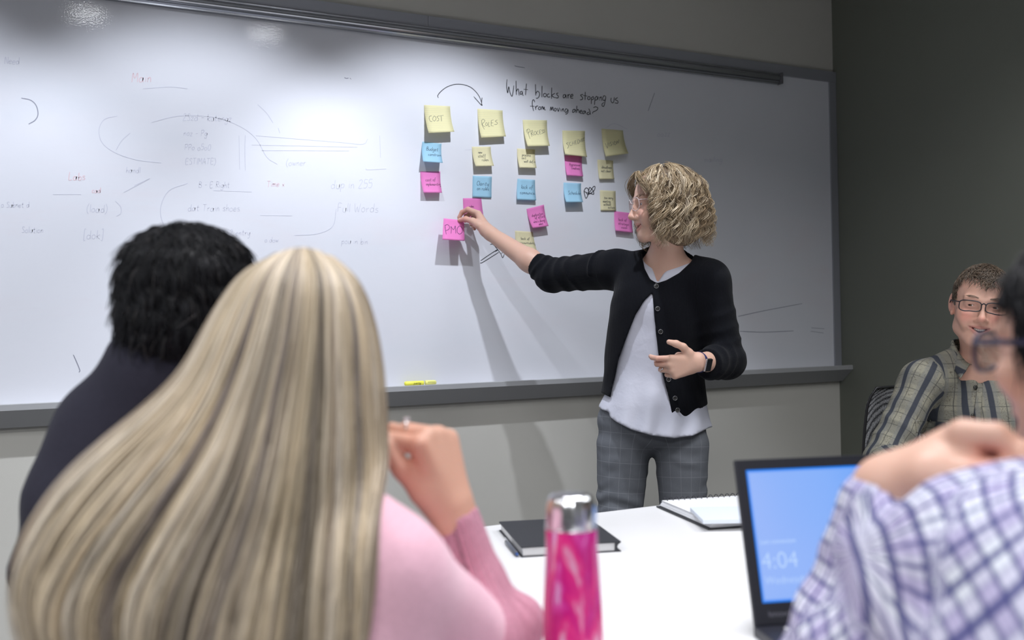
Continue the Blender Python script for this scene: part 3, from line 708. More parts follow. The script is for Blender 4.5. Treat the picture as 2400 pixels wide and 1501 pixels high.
def note(name_lbl, group, corners, lift, pap, texts=(), strokes=None, ink=M_ink, top_lift=0.0, wdt=.0012, bow=2.2, curl=0.0, back=0.0):
    TL, TR, BR, BL = corners; lift *= 1.3 if lift > .007 and top_lift == 0 else 1
    y0 = -.0128-top_lift-back
    a = onwall(*TL, y0); b = onwall(*TR, y0); c = onwall(*BR, y0-lift); d = onwall(*BL, y0-lift*(1+curl))
    def S(u, v):                                  # v: 0 top edge .. 1 bottom edge
        t = a*(1-u)+b*u; q = d*(1-u)+c*u
        p = t*(1-v)+q*v; yy = t[1]+(q[1]-t[1])*(v**bow*(1-.15*v)+.15*v) - top_lift*0
        k = np.array([p[0], yy, p[2]])
        return k
    n = 12; m = 4; V = []
    W = np.linalg.norm(b-a); H = np.linalg.norm(d-a); pt = []
    for j in range(n+1):
        for i in range(m+1):
            V.append(S(i/m, j/n)); pt.append((i/m*W, -j/n*H))
    V = np.array(V); k = len(V); V2 = V+np.array([0, .00035, 0]); F = []
    for j in range(n):
        for i in range(m):
            q = j*(m+1)+i; F.append((q, q+m+1, q+m+2, q+1)); F.append((q+k, q+1+k, q+m+2+k, q+m+1+k))
    edge = [i for i in range(m)]+[j*(m+1)+m for j in range(n)]+[n*(m+1)+m-i for i in range(m)]+[(n-j)*(m+1) for j in range(n)]
    for i in range(len(edge)): e0, e1 = edge[i], edge[(i+1) % len(edge)]; F.append((e0, e1, e1+k, e0+k))
    o = mesh('sticky_note', np.vstack([V, V2]), F, pap, None, True, pat=np.array(pt+pt)); tag(o, name_lbl, 'sticky note', group)
    Hm = lambda px, py: None
    # inverse bilinear in the photo for traced strokes
    A4 = np.array([[*proj(S(u, v))[:2]] for u, v in ((0, 0), (1, 0), (1, 1), (0, 1))])
    src = np.array([(0, 0), (1, 0), (1, 1), (0, 1)], float); Mx = []; rh = []
    for (x, y), (u, v) in zip(A4, src):
        Mx.append([x, y, 1, 0, 0, 0, -u*x, -u*y]); rh.append(u); Mx.append([0, 0, 0, x, y, 1, -v*x, -v*y]); rh.append(v)
    h = np.linalg.solve(np.array(Mx), np.array(rh))
    def uvof(px, py):
        q = h[6]*px+h[7]*py+1; return (h[0]*px+h[1]*py+h[2])/q, (h[3]*px+h[4]*py+h[5])/q
    lines = []; nr = nrm(np.cross(d-a, b-a)); nr = nr if nr[1] < 0 else -nr
    if strokes:
        for l in strokes:
            L = [S(*[min(1, max(0, t)) for t in uvof(px, py)]) for px, py in catmull(l, 4)]; lines.append(np.array(L)+nr*.0003)
    for (txt, u, v, s) in texts:
        for l in script(txt, u, -v, s/8, .15): 
            l = l[(l[:, 0] < .99)]
            if len(l) > 1: lines.append(np.array([S(p[0], -p[1]) for p in l])+nr*.0003)
    if lines: ribbon_mesh('handwriting', lines, wdt, ink, o, nr, .0002)['kind'] = 'stuff'
    return o
Z2 = lambda t: zpix(t, 1180, 180, 7.507); Z1 = lambda t: zpix(t, 980, 180, 7.507)
gH = 'lined yellow heading notes'; gS = 'small notes under the headings'
note('large lined yellow note reading COST, leftmost heading', gH, ((994, 246), (1055, 249), (1065, 309), (1005, 312)), .030, P_lined, strokes=Z1('262,680 222,692 218,740 240,780 272,782|300,685 280,740 310,775 340,730 320,690 300,685|395,680 355,700 385,730 385,765 350,770|400,685 468,675|430,690 434,730 438,778'))
note('large lined yellow note reading ROLES under the arrow tip', gH, ((1119, 255), (1178, 259), (1186, 320), (1128, 323)), .022, P_lined, strokes=Z1('1135,760 1142,840 1185,925|1130,770 1160,745 1195,775 1145,835 1200,880|1220,800 1205,840 1225,860 1245,830 1225,800|1265,790 1260,870 1290,865|1310,760 1308,810 1310,860|1310,860 1350,862|1310,765 1350,755|1310,810 1345,808|1415,755 1378,778 1415,805 1402,835 1360,835'))
note('large lined yellow note reading PROCESS, middle heading', gH, ((1225, 281), (1282, 282), (1289, 342), (1237, 343)), .026, P_lined, strokes=Z2('440,930 460,1020 485,1100|430,990 425,945 460,925 485,960 442,1010|500,960 508,1010 520,1060|500,965 530,950 530,990 510,1005 555,1040|565,970 555,1010 580,1030 600,1000 585,968 565,970|625,955 605,990 620,1020 640,1020|650,945 652,980 655,1015|655,1015 685,1010|650,950 680,935|652,980 680,975|710,935 690,955 715,970 710,1000 690,1000|740,930 720,950 745,960 735,990 715,985'))
note('large lined yellow note reading SCHEDULE above a pink note', gH, ((1318, 306), (1371, 307), (1376, 368), (1325, 362)), .022, P_lined, strokes=Z2('1150,1160 1116,1175 1152,1210 1148,1240 1130,1265|1185,1150 1165,1180 1185,1215 1205,1200|1215,1140 1220,1210|1245,1130 1250,1200|1215,1175 1248,1165|1265,1125 1268,1160 1270,1190|1270,1190 1300,1180|1265,1130 1290,1115|1268,1155 1290,1150|1310,1110 1315,1180 1345,1150 1335,1115 1310,1105|1355,1105 1360,1145 1380,1138 1380,1090|1395,1085 1398,1140 1410,1135|1415,1080 1420,1130|1420,1130 1440,1125|1415,1080 1438,1070|1417,1100 1435,1098'))
note('large lined yellow note reading VISION, rightmost heading', gH, ((1410, 302), (1460, 306), (1473, 360), (1420, 367)), .024, P_lined, strokes=Z2('1815,1155 1850,1245 1865,1140|1885,1150 1890,1210|1930,1130 1905,1150 1935,1180 1910,1205|1955,1130 1960,1190|1985,1120 1975,1160 1995,1185 2015,1150 1985,1120|2025,1170 2025,1115 2050,1155 2055,1090'))
note('pale blue note reading Budget constraints below the COST heading', gS, ((990, 332), (1035, 337), (1038, 382), (992, 379)), .028, P_blue, [('Budget', .22, .40, .19), ('constraints', .30, .66, .15)], ink=M_inkb)
note('pink note reading cost of implementing, lowest in the left column', gS, ((985, 402), (1032, 402), (1036, 452), (993, 452)), .020, P_pink, [('cost of', .22, .45, .15), ('implementing', .20, .66, .145)], ink=M_inkr)
note('cream note reading new staff roles under the ROLES heading', gS, ((1106, 344), (1150, 344), (1158, 389), (1115, 390)), .022, P_yel, [('new', .30, .34, .13), ('staff', .26, .54, .16), ('roles', .42, .74, .16)])
note('cream note reading process isnt well defined, overlapped by PROCESS', gS, ((1212, 348), (1254, 351), (1258, 394), (1218, 393)), .020, P_yel, [('process', .26, .38, .14), ("isn't", .22, .54, .13), ('well define', .32, .72, .15)])
note('pale blue note reading Clarity on roles, lying flat on the board', gS, ((1108, 412), (1153, 414), (1152, 464), (1108, 462)), .005, P_blue, [('Clarity', .20, .44, .20), ('on roles', .22, .66, .17)], ink=M_inkb)
note('pale blue note reading lack of communication in the middle column', gS, ((1213, 419), (1254, 422), (1257, 470), (1212, 468)), .012, P_blue, [('lack of', .22, .46, .19), ('communicat', .16, .72, .16)], ink=M_inkb)
note('pink note reading aggressive timelines, tucked under the SCHEDULE note', gS, ((1323, 364), (1364, 366), (1367, 414), (1329, 411)), .015, P_pink, [('Aggressive', .24, .50, .13), ('timelines', .34, .68, .13)], ink=M_inkr)
note('pale blue note reading Schedule beside the looped scribble', gS, ((1321, 428), (1362, 430), (1367, 474), (1327, 474)), .025, P_blue, [('Schedule', .22, .60, .18)], ink=M_inkb)
note('cream note reading deadlines not clear under the VISION heading', gS, ((1400, 374), (1437, 377), (1440, 420), (1405, 420)), .010, P_yel, [('deadlines', .24, .44, .15), ('not clear', .18, .64, .15)])
note('cream note reading too many meetings, beside the presenter face', gS, ((1406, 446), (1443, 448), (1444, 494), (1408, 494)), .005, P_yel, [('too many', .26, .42, .13), ('meeting', .16, .60, .14), ('without', .20, .75, .14), ('actions', .48, .90, .13)])
note('tilted pink note reading duplication of effort below the middle column', gS, ((1234, 490), (1275, 480), (1286, 530), (1249, 535)), .022, P_pink, [('duplication', .20, .44, .13), ('of effort', .34, .58, .13), ("who's doing", .18, .76, .13), ('what', .44, .90, .12)], ink=M_inkr)
note('cream note reading lack of accountability just above the bare forearm', gS, ((1207, 541), (1249, 544), (1258, 587), (1212, 584)), .012, P_yel, [('lack of', .28, .46, .14), ('accountability', .16, .68, .13)])
note('pink note reading lack of strategic vision, half behind the face', gS, ((1440, 495), (1482, 500), (1484, 546), (1443, 541)), .015, P_pink, [('lack of', .22, .46, .14), ('strategic', .2, .66, .14), ('vision', .34, .84, .14)], ink=M_inkr)
note('pink note partly covered by the raised hand at the board', gS, ((1085, 465), (1128, 464), (1134, 512), (1088, 512)), .006, P_pink, [('roles', .28, .46, .12)], ink=M_inkr)
note('bright pink note reading PMO held between finger and thumb', None, ((1040, 512), (1088, 517), (1089, 565), (1037, 562)), .022, P_pink, strokes=zpix('218,735 222,790 232,845|215,742 245,730 270,752 262,785 228,800|288,835 292,790 288,752 318,790 338,745 342,790 345,835|385,745 362,775 362,820 390,842 418,815 415,765 385,745', 1000, 380, 5.0), ink=M_inkp, top_lift=.048, wdt=.0018, bow=1.3)

# highlighter on the tray
M_hl = mat('yellow_plastic', (.93, .90, .10), .35); M_hl2 = mat('pale_yellow_cap', (.95, .93, .30), .3)
hx0, hx1 = onwall(947, 903, -.03)[0], onwall(1021, 901, -.03)[0]
hl = thing('highlighter', 'yellow highlighter pen lying on the whiteboard tray', 'marker')
cz = 1.0+.0085; cy = -.035
lathe('barrel', [(0, 0), (.006, .0005), (.0082, .006), (.0082, .07), (.0078, .072), (0, .072)], M_hl, hl, (hx0, cy, cz), 20, (1, 0, 0))
lathe('cap', [(0, 0), (.0085, 0), (.0088, .002), (.0086, .036), (.0055, .040), (0, .041)], M_hl2, hl, (hx1-.041, cy, cz), 20, (1, 0, 0))
boxm('clip', (hx1-.036, cy-.010, cz+.002), (hx1-.006, cy-.0078, cz+.006), M_hl2, hl, .0008)
LG = [np.stack([hx0+.060-l[:, 0]*1.0, np.full(len(l), cy-.0084), cz-.0030-l[:, 1]], 1)+np.array([0, 0, .005]) for l in script('Accent', 0, 0, .0011, .3)]
ribbon_mesh('brand_script', LG, .0008, M_ink, hl); settle(hl, ((hx0+hx1)/2, cy, 1.0))

# ================================================================== table and what is on it
TZ = .744; TX0, TX1, TY0, TY1 = .50, 2.42, -2.70, -1.272
M_top = mat('white_laminate', (.86, .86, .87), .32); g = NT(M_top); g.b.inputs['Specular IOR Level'].default_value = .4
M_edge = mat('table_edge_band', (.70, .70, .70), .4); M_leg = mat('table_steel', (.35, .35, .36), .35, .8)
table = thing('conference_table', 'white laminate meeting table in front of the whiteboard', 'table')
boxm('tabletop', (TX0, TY0, TZ-.028), (TX1, TY1, TZ), M_top, table, .003)
boxm('edge_band', (TX0-.002, TY0-.002, TZ-.026), (TX1+.002, TY1+.002, TZ-.003), M_edge, table, .001)
for x in (TX0+.42, TX1-.42):
    boxm('pedestal', (x-.04, (TY0+TY1)/2-.04, .03), (x+.04, (TY0+TY1)/2+.04, TZ-.028), M_leg, table, .006)
    boxm('foot', (x-.035, (TY0+TY1)/2-.33, 0), (x+.035, (TY0+TY1)/2+.33, .03), M_leg, table, .01)
settle(table, ((TX0+TX1)/2, (TY0+TY1)/2, 0))

def rectframe(p0, p1, p3):
    """frame with x along p0->p1 and y along p0->p3 on the table"""
    x = nrm(np.array([p1[0]-p0[0], p1[1]-p0[1], 0])); y = np.array([-x[1], x[0], 0])
    if np.dot(y[:2], np.array(p3)[:2]-np.array(p0)[:2]) < 0: y = -y; 
    return np.array([x, y, np.cross(x, y)])
M_cover = mat('black_book_cloth', (.028, .030, .036), .55); NT(M_cover).bump(NT(M_cover).noise(NT(M_cover).obj(), 900, 2), .2, .0006)
M_pages = mat('white_paper', (.80, .80, .80), .7); g = NT(M_pages); s_ = g.sep(g.obj()); g.base(g.mix(stripe(g, s_[2], .0012, .3), (.84, .84, .84), (.62, .62, .63)))
M_sheet = mat('plain_white_paper', (.86, .87, .90), .7)
# closed black notebook: front corner at nf, left corner at nl, right corner at nr
nf = onz(1222, 1308, TZ); nl = onz(1140, 1247, TZ); nrr = onz(1456, 1294, TZ)
R = rectframe(nf, nrr, nl); Lx = np.linalg.norm((nrr-nf)[:2]); Ly = np.linalg.norm((nl-nf)[:2]); sy = 1.0
nb = thing('notebook', 'closed black hardcover notebook with white page edges on the table', 'notebook')
boxm('back_cover', (0, 0, .0), (Lx, Ly, .0022), M_cover, nb, .0006, R, nf); boxm('front_cover', (0, 0, .0185), (Lx, Ly, .021), M_cover, nb, .0006, R, nf)
boxm('page_block', (.004, .004, .0022), (Lx-.012, Ly-.004, .0185), M_pages, nb, .0006, R, nf)
V = []
for yy in (0, Ly):
    for xx, zz in ((Lx, .0), (Lx, .0022), (Lx-.006, .006), (Lx-.008, .0105), (Lx-.006, .015), (Lx, .0188), (Lx, .021), (Lx-.012, .0185), (Lx-.013, .0022)): V.append(nf+np.array([xx, yy, zz])@R)
n = 9; F = [tuple(range(n)), tuple(range(2*n-1, n-1, -1))]+[((i+1) % n, i, i+n, (i+1) % n+n) for i in range(n)]
mesh('spine', V, F, M_cover, nb)
pen = thing('pen', 'dark pen with blue tip beside the left edge of the black notebook', 'pen')
pa = nf+np.array([-.007, .012, .005])@R; pb = nf+np.array([-.007, .145, .005])@R
lathe('barrel', [(0, 0), (.0042, .001), (.0045, .1), (.0043, .118), (0, .119)], mat('pen_grey', (.12, .13, .16), .3), pen, pa, 14, pb-pa)
lathe('tip', [(0, -.012), (.001, -.012), (.0036, 0), (0, 0)], mat('pen_blue', (.03, .10, .35), .3), pen, pa+nrm(pb-pa)*.0005, 14, pb-pa)
boxm('clip', (-.0012, .100, .0045), (.0012, .138, .0060), mat('pen_chrome', (.7, .7, .72), .2, 1.0), pen, .0003, R, pa); settle(pen, tuple(pa[:2])+(TZ,)); settle(nb, tuple(nf))
# open ring notebook
qf = onz(1660, 1243, TZ+.0006); ql = onz(1508, 1191, TZ); qr = onz(1900, 1226, TZ)
R2 = rectframe(qf, qr, ql); L2 = .235; D2 = np.linalg.norm((ql-qf)[:2])*.98
rb = thing('ring_notebook', 'open black ring-bound notebook with white pages at the far table edge', 'notebook')
boxm('cover', (0, 0, 0), (L2, D2, .003), M_cover, rb, .0008, R2, qf)
for i in range(7): boxm('page', (.006+i*.0013+random.uniform(-.001, .002), .004+random.uniform(0, .003), .0032+i*.0019), (L2-.004, D2-.006+random.uniform(-.003, .002), .0032+i*.0019+.0016), M_sheet, rb, 0, R2, qf)
boxm('page', (.012, .008, .0167), (L2-.006, D2-.008, .0172), M_sheet, rb, 0, R2, qf)
for i in range(14):
    t = .018+i*(L2-.036)/13; a = np.linspace(-.3, math.pi+.9, 14)
    P = np.array([qf+np.array([t+.0006*k, D2-.010+.011*math.cos(q), .010+.0135*math.sin(q)])@R2 for k, q in enumerate(a)])
    tubes('binding_ring', [(P, .0011)], mat('ring_wire', (.02, .02, .03), .4) if i == 0 else bpy.data.materials['ring_wire'], rb, 6)
pd = thing('note_pad', 'thin white memo pad lying on the open ring notebook', 'notepad')
R3 = rectframe(onz(1640, 1226, TZ), onz(1740, 1224, TZ), onz(1600, 1197, TZ)); pc0 = onz(1648, 1229, TZ+.018)
boxm('pad_sheets', (0, 0, .0003), (.14, .155, .009), mat('pad_paper', (.74, .80, .90), .7), pd, .0005, R3, pc0)
boxm('pad_backing', (0, 0, .0), (.14, .155, .0003), M_pages, pd, 0, R3, pc0)
settle(pd, tuple(pc0)); settle(rb, tuple(qf))

# bottle
bc = onz(1341, 1690, TZ); ax_ = A(1340, 1300, 1.17); bc = np.array([ax_[0], ax_[1], TZ])
M_steel = mat('brushed_steel', (.72, .72, .74), .22, 1.0)
M_marb = mat('pink_marbled_enamel', (.7, .1, .4), .25); g = NT(M_marb); g.b.inputs['Coat Weight'].default_value = .4
o_ = g.scale(g.obj(), (10, 10, 2.6)); f = g.noise(o_, 1.6, 3, .5, 1.9)
g.base(g.ramp(f, [(.30, (.50, .20, .60)), (.40, (.76, .42, .72)), (.455, (.82, .36, .55)), (.50, (.80, .03, .24)), (.58, (.62, .008, .22)), (.64, (.74, .06, .38)), (.70, (.78, .50, .78)), (.80, (.55, .28, .68))]))
bt = thing('water_bottle', 'pink marbled water bottle with brushed steel lid on the table', 'bottle')
K = 1.17/FPX
bz = lambda py: A(1340, py, 1.17)[2]
zb = lambda py: max(bz(py)-TZ, 0)
lathe('bottle_body', [(0, 0), (.030, .0), (.0345, .004), (.0352, .012), (.0352, zb(1470)), (.0345, zb(1420)), (.0322, zb(1340)), (.0303, zb(1280)), (.0300, zb(1238)), (.0296, zb(1236)), (0, zb(1236))], M_marb, bt, bc, 64)
h0, h1 = zb(1236), zb(1160)
pr = [(0, h0), (.0292, h0), (.0298, h0+.001), (.0300, h0+.018), (.0296, h0+.026), (.0270, h0+.0325), (.0235, h1), (.0150, h1+.0008), (0, h1+.001)]
lid = lathe('lid', pr, M_steel, bt, bc, 80)
for v in lid.data.vertices:        # the lid's fluted shoulder
    a = math.atan2(v.co.y-bc[1], v.co.x-bc[0]); zz = v.co.z-bc[2]
    if zz > h0+.003:
        k = 1-.035*(.5+.5*math.cos(a*14))*min(1, (zz-h0-.003)/.012)*(1 if zz < h1-.001 else .4)
        v.co.x = bc[0]+(v.co.x-bc[0])*k; v.co.y = bc[1]+(v.co.y-bc[1])*k
lathe('lid_ring', [(.0296, h0-.0012), (.0304, h0-.0008), (.0304, h0+.0006), (.0296, h0+.0008)], M_steel, bt, bc, 64); settle(bt, tuple(bc))

# laptop: hinge line through lo, screen leaning back
yaw, tilt = -.31696, .27530
lo = np.array([.99532, -2.22613, .762]); ux = np.array([math.cos(yaw), math.sin(yaw), 0]); ub = np.array([-math.sin(yaw), math.cos(yaw), 0])
uv_ = ZU*math.cos(tilt)+ub*math.sin(tilt); RS = np.array([ux, np.cross(uv_, ux), uv_])   # y axis = away from the viewer
M_lap = mat('laptop_black', (.012, .013, .022), .42); M_bez = mat('laptop_bezel', (.012, .013, .02), .5)
lp = thing('laptop', 'open black laptop showing a blue lock screen, right of the bottle', 'laptop')
WS, HS = .344, .194; mL, mB, mT = .016, .030, .016
boxm('screen_lid', (-mL, .0, -.006), (WS+mL, .007, HS+mB+mT), M_lap, lp, .003, RS, lo)
def frame_piece(n_, x0, z0, x1, z1): boxm(n_, (x0, -.0016, z0), (x1, .0, z1), M_bez, lp, .0004, RS, lo)
frame_piece('bezel', -mL+.001, mB-.030, WS+mL-.001, mB); frame_piece('bezel', -mL+.001, mB+HS, WS+mL-.001, mB+HS+mT-.001)
frame_piece('bezel', -mL+.001, mB, 0, mB+HS); frame_piece('bezel', WS, mB, WS+mL-.001, mB+HS)
M_scr = mat('lit_screen', (0, 0, 0), .35); g = NT(M_scr); v = g.sep(g.attr('pat').outputs['Vector'])
f = g.noise(g.attr('pat').outputs['Vector'], 3.5, 1, .4); f = g.math('ADD', g.math('MULTIPLY', f, .55), g.math('MULTIPLY', v[0], 1.2))
col = g.ramp(f, [(.25, (.33, .50, 1.0)), (.42, (.25, .46, 1.0)), (.60, (.11, .36, .98))])
ed = g.math('MINIMUM', g.math('MINIMUM', v[0], v[1]), g.math('SUBTRACT', HS, v[1])); edm = g.math('SUBTRACT', 1.0, g.math('MINIMUM', g.math('MAXIMUM', g.math('DIVIDE', g.math('SUBTRACT', ed, .0015), .0035), 0.0), 1.0))
col = g.mix(edm, col, (.0, .22, .93)); g.l(col, g.b.inputs['Emission Color']); g.b.inputs['Emission Strength'].default_value = .95
q = [lo+np.array(p)@RS for p in ((0, -.0004, mB), (WS, -.0004, mB), (WS, -.0004, mB+HS), (0, -.0004, mB+HS), (0, 0, mB), (WS, 0, mB), (WS, 0, mB+HS), (0, 0, mB+HS))]
scr = mesh('display', q, [(0, 1, 2, 3), (7, 6, 5, 4), (0, 4, 5, 1), (1, 5, 6, 2), (2, 6, 7, 3), (3, 7, 4, 0)], M_scr, lp, pat=np.array([(0, 0), (WS, 0), (WS, HS), (0, HS)]*2))
M_scrtx = mat('screen_text_glow', (0, 0, 0), .5); b_ = M_scrtx.node_tree.nodes['Principled BSDF']; b_.inputs['Emission Color'].default_value = (.50, .68, 1, 1); b_.inputs['Emission Strength'].default_value = 1.0
def ftext(name, body, size, M4, matl, parent, ext=.0002, bold=0.0):
    c = bpy.data.curves.new(name, 'FONT'); c.body = body; c.size = size; c.extrude = ext; c.offset = bold
    o = bpy.data.objects.new(name, c); COL.objects.link(o); o.matrix_world = M4
    dg = bpy.context.evaluated_depsgraph_get(); me = bpy.data.meshes.new_from_object(o.evaluated_get(dg)); me.transform(M4)
    bpy.data.objects.remove(o); me.materials.clear(); return link(name, me, matl, parent)
def M4of(R, c, px, pz, off=-.0007):
    p = c+np.array([px, off, pz])@R; x, z = R[0], R[2]; n = -R[1]
    return Matrix(((x[0], z[0], n[0], p[0]), (x[1], z[1], n[1], p[1]), (x[2], z[2], n[2], p[2]), (0, 0, 0, 1)))
ftext('clock_text', '4:04', .034, M4of(RS, lo, .006, mB+.048), M_scrtx, lp, .0001, -.0004)
ftext('day_text', 'Wednesday, 11', .0155, M4of(RS, lo, .008, mB+.026), M_scrtx, lp, .0001, -.0002)
ftext('hint_text', 'Last connection', .0088, M4of(RS, lo, .008, mB+.084), M_scrtx, lp, .0001)
ftext('maker_text', 'lenovo', .0125, M4of(RS, lo, .006, .010, -.0018), mat('grey_print', (.12, .12, .15), .5), lp, .0001)
RB = np.array([ux, ub, ZU]); bo = np.array([lo[0], lo[1], TZ])-ub*.0
boxm('base', (-mL, -.245, .0), (WS+mL, .006, .016), M_lap, lp, .003, RB, bo)
M_key = mat('laptop_key', (.03, .03, .035), .5)
k0 = None
for r_ in range(5):
    for c_ in range(14):
        x = .012+c_*.0232; y = -.035-r_*.0195
        if k0 is None: k0 = boxm('key', (0, 0, 0), (.0195, .016, .0018), M_key, lp, .0006); kk = k0
        else: kk = k0.copy(); COL.objects.link(kk); kk.parent = lp
        p = bo+np.array([x, y-.016, .016])@RB; kk.matrix_world = Matrix(((RB[0][0], RB[1][0], 0, p[0]), (RB[0][1], RB[1][1], 0, p[1]), (0, 0, 1, p[2]), (0, 0, 0, 1)))
boxm('sticker', (.022, -.030, .016), (.046, -.014, .0164), M_trim, lp, 0, RB, bo)
boxm('touchpad', (.11, -.225, .0155), (.22, -.150, .0163), mat('touchpad_grey', (.05, .05, .055), .35), lp, .0005, RB, bo)
for x in (.05, WS-.05): lathe('hinge', [(0, 0), (.006, 0), (.006, .035), (0, .035)], M_lap, lp, lo+np.array([x, .004, -.004])@RS, 16, ux)
lp_loc = Vector(bo)
for c in lp.children: c.location = c.location-lp_loc
lp.location = lp_loc
# ================================================================== people
def box_axes(lo, hi, coarse, fx=(), fy=(), fz=()):
    return [axis_steps(lo[0], hi[0], coarse, fx), axis_steps(lo[1], hi[1], coarse, fy), axis_steps(lo[2], hi[2], coarse, fz)]
def around(pts, pad): 
    P = np.array(pts); return P.min(0)-pad, P.max(0)+pad
def band(c, r, step): return [(c[i]-r, c[i]+r, step) for i in range(3)]
FRONTM = np.array([RH, -FH, ZU])           # rows: lateral, towards the camera, up
def below(poly_px):                         # height limit read along px
    xs_ = [p[0] for p in poly_px]; ys_ = [p[1] for p in poly_px]
    return lambda px: np.interp(px, xs_, ys_)

# ------------------------------------------------------------------ the presenter
pr = thing('person', 'standing person with curly blond bob, black cardigan and white blouse, reaching to the whiteboard', 'person')
HD = Head(A(1551, 478, 3.06), -RH*math.cos(.14)-FH*math.sin(.14)-ZU*.05, ZU, .97, fem=True, mouth_open=.006)
HD.smile = .85
S = SDF(); neckb = A(1562, 632, 3.13); HD.prims(S, neckb, .049)
sL, sR = A(1662, 660, 3.07), A(1440, 632, 3.22)            # image-right, image-left shoulder joints
S.cap(sR, sL, .042, .042, .02); S.cap(neckb, A(1556, 600, 3.11), .05, .049, .02)
S.cap(neckb+ZU*.0, A(1500, 640, 3.17), .04, .035, .05); S.cap(neckb, A(1620, 645, 3.1), .04, .035, .05)
S.ell(A(1548, 735, 3.14), (.135, .085, .16), FRONTM, .04); S.ell(A(1535, 870, 3.15), (.115, .08, .14), FRONTM, .05); S.ell(A(1528, 985, 3.15), (.15, .095, .11), FRONTM, .05)
legs = [(A(1462, 1045, 3.15), A(1446, 1318, 3.13)), (A(1597, 1045, 3.13), A(1603, 1318, 3.09))]
feet = []
for (h_, k_) in legs:
    an = np.array([k_[0], k_[1], .10])+RH*(-.004); feet.append(an)
    S.cap(h_, k_, .075, .052, .03); S.cap(k_, an, .05, .035, .03); S.cap(an, an-ZU*.05-FH*.12, .03, .022, .02)
# raised arm
eR, wR = A(1292, 646, 3.42), A(1150, 548, 3.555)
S.cap(sR, eR, .045, .036, .02); S.cap(eR, eR+(wR-eR)*.35, .037, .039, .02); S.cap(eR+(wR-eR)*.35, wR, .039, .0245, .02)
# pinching hand at the board, joint by joint
kn = A(1117, 502, 3.605)                    # knuckle of the index finger
wc = A(1140, 540, 3.565)
S.cap(wR, wc, .0245, .023, .012)
for q, r_ in (((1121, 502, 3.602), .0125), ((1127, 510, 3.62), .0125), ((1130, 520, 3.63), .012), ((1127, 530, 3.632), .0105)):
    S.cap(wc, A(*q), .018, r_, .012)
S.cap(wc, A(1122, 528, 3.57), .017, .014, .012); S.cap(A(1122, 528, 3.57), A(1108, 519, 3.585), .014, .0125, .008)     # thenar
S.chain([A(1108, 519, 3.585), A(1092, 514, 3.602), A(1079, 516, 3.618)], [.0118, .0098, .0085], .006); S.ell(A(1077, 517, 3.62), (.0085, .0085, .007), FRONTM, .004)
S.chain([A(1121, 501, 3.604), A(1097, 491, 3.628), A(1083, 498, 3.645), A(1076, 510, 3.648)], [.0108, .0092, .0086, .0072], .004)
S.chain([A(1127, 509, 3.62), A(1105, 499, 3.648), A(1093, 507, 3.652), A(1090, 518, 3.646)], [.0108, .0094, .0086, .0075], .003)
S.chain([A(1130, 519, 3.63), A(1112, 509, 3.656), A(1103, 517, 3.655), A(1104, 527, 3.642)], [.010, .009, .0082, .007], .003)
S.chain([A(1127, 530, 3.632), A(1113, 523, 3.652), A(1109, 531, 3.648), A(1112, 537, 3.636)], [.0088, .0075, .0068, .006], .003)
# relaxed hand in front of the waist
eL, wL = A(1704, 846, 3.06), A(1630, 850, 2.90)
S.cap(sL, eL, .045, .036, .02); S.cap(eL, eL+(wL-eL)*.35, .037, .036, .02); S.cap(eL+(wL-eL)*.35, wL, .036, .0235, .02)
Yh = nrm(-RH*.93-FH*.30-ZU*.16)
hand(S, wL, Yh, -FH*.93-ZU*.15+RH*.2, ZU, .93, curls=((38, 42, 22), (58, 56, 30), (66, 62, 35), (70, 66, 40)), splay=(3, 1, -1, -4),
     thumb=[(.034, .022, .002), (.058, .040, .006), (.072, .062, .004), (.082, .085, .002)])
lo_, hi_ = around([A(1060, 480, 3.66), A(1660, 380, 3.06), A(1740, 900, 3.0), legs[0][0], legs[1][0], wL], .12); lo_[2] = 0.0
ax3 = box_axes(lo_, hi_, .0085,
  fx=[(HD.c[0]-.13, HD.c[0]+.11, .0022), (wc[0]-.12, wc[0]+.04, .0021), (wL[0]-.12, wL[0]+.04, .0024)],
  fy=[(HD.c[1]-.10, HD.c[1]+.10, .0024), (-.14, -.02, .0022), (wL[1]-.06, wL[1]+.07, .0024)],
  fz=[(HD.c[2]-.125, HD.c[2]+.09, .0021), (wc[2]-.05, wc[2]+.075, .0021), (wL[2]-.06, wL[2]+.05, .0024)])
def fcol(V):
    c = HD.skin(V, SKIN, .7)
    px, py, d = proj(V); t = np.clip(1-np.abs(px-1085)/22, 0, 1)*(d > 3.5)*.5; t = t[:, None]; c = c*(1-t)+np.array([.68, .28, .22])*t
    t = (np.clip(1-np.hypot(px-1545, py-845)/26, 0, 1)*(d < 2.95)*.5)[:, None]; return c*(1-t)+np.array([.62, .28, .22])*t
body = surface('body', S, ax3, M_skin, pr, color=fcol)
HD.eyes(pr, look=HD.R[1]-HD.R[2]*.12+HD.R[0]*.0); HD.brows(pr, (.30, .21, .13), 60, .0004)
teeth(pr, HD, 10, .0044, .0070, -.0655, .0762)
M_clear = mat('clear_pinkish_frame', (.85, .74, .74), .12, 0.0, Transmission_Weight=.55, IOR=1.3); M_lens = mat('lens_glass', (1, 1, 1), .0, 0.0, Transmission_Weight=1.0, IOR=1.02, Alpha=.25)
glasses(pr, HD, M_clear, M_lens, hw=.0255, hh=.0205, y=.098, zc=-.001, rad=.0013, boxy=2.6)
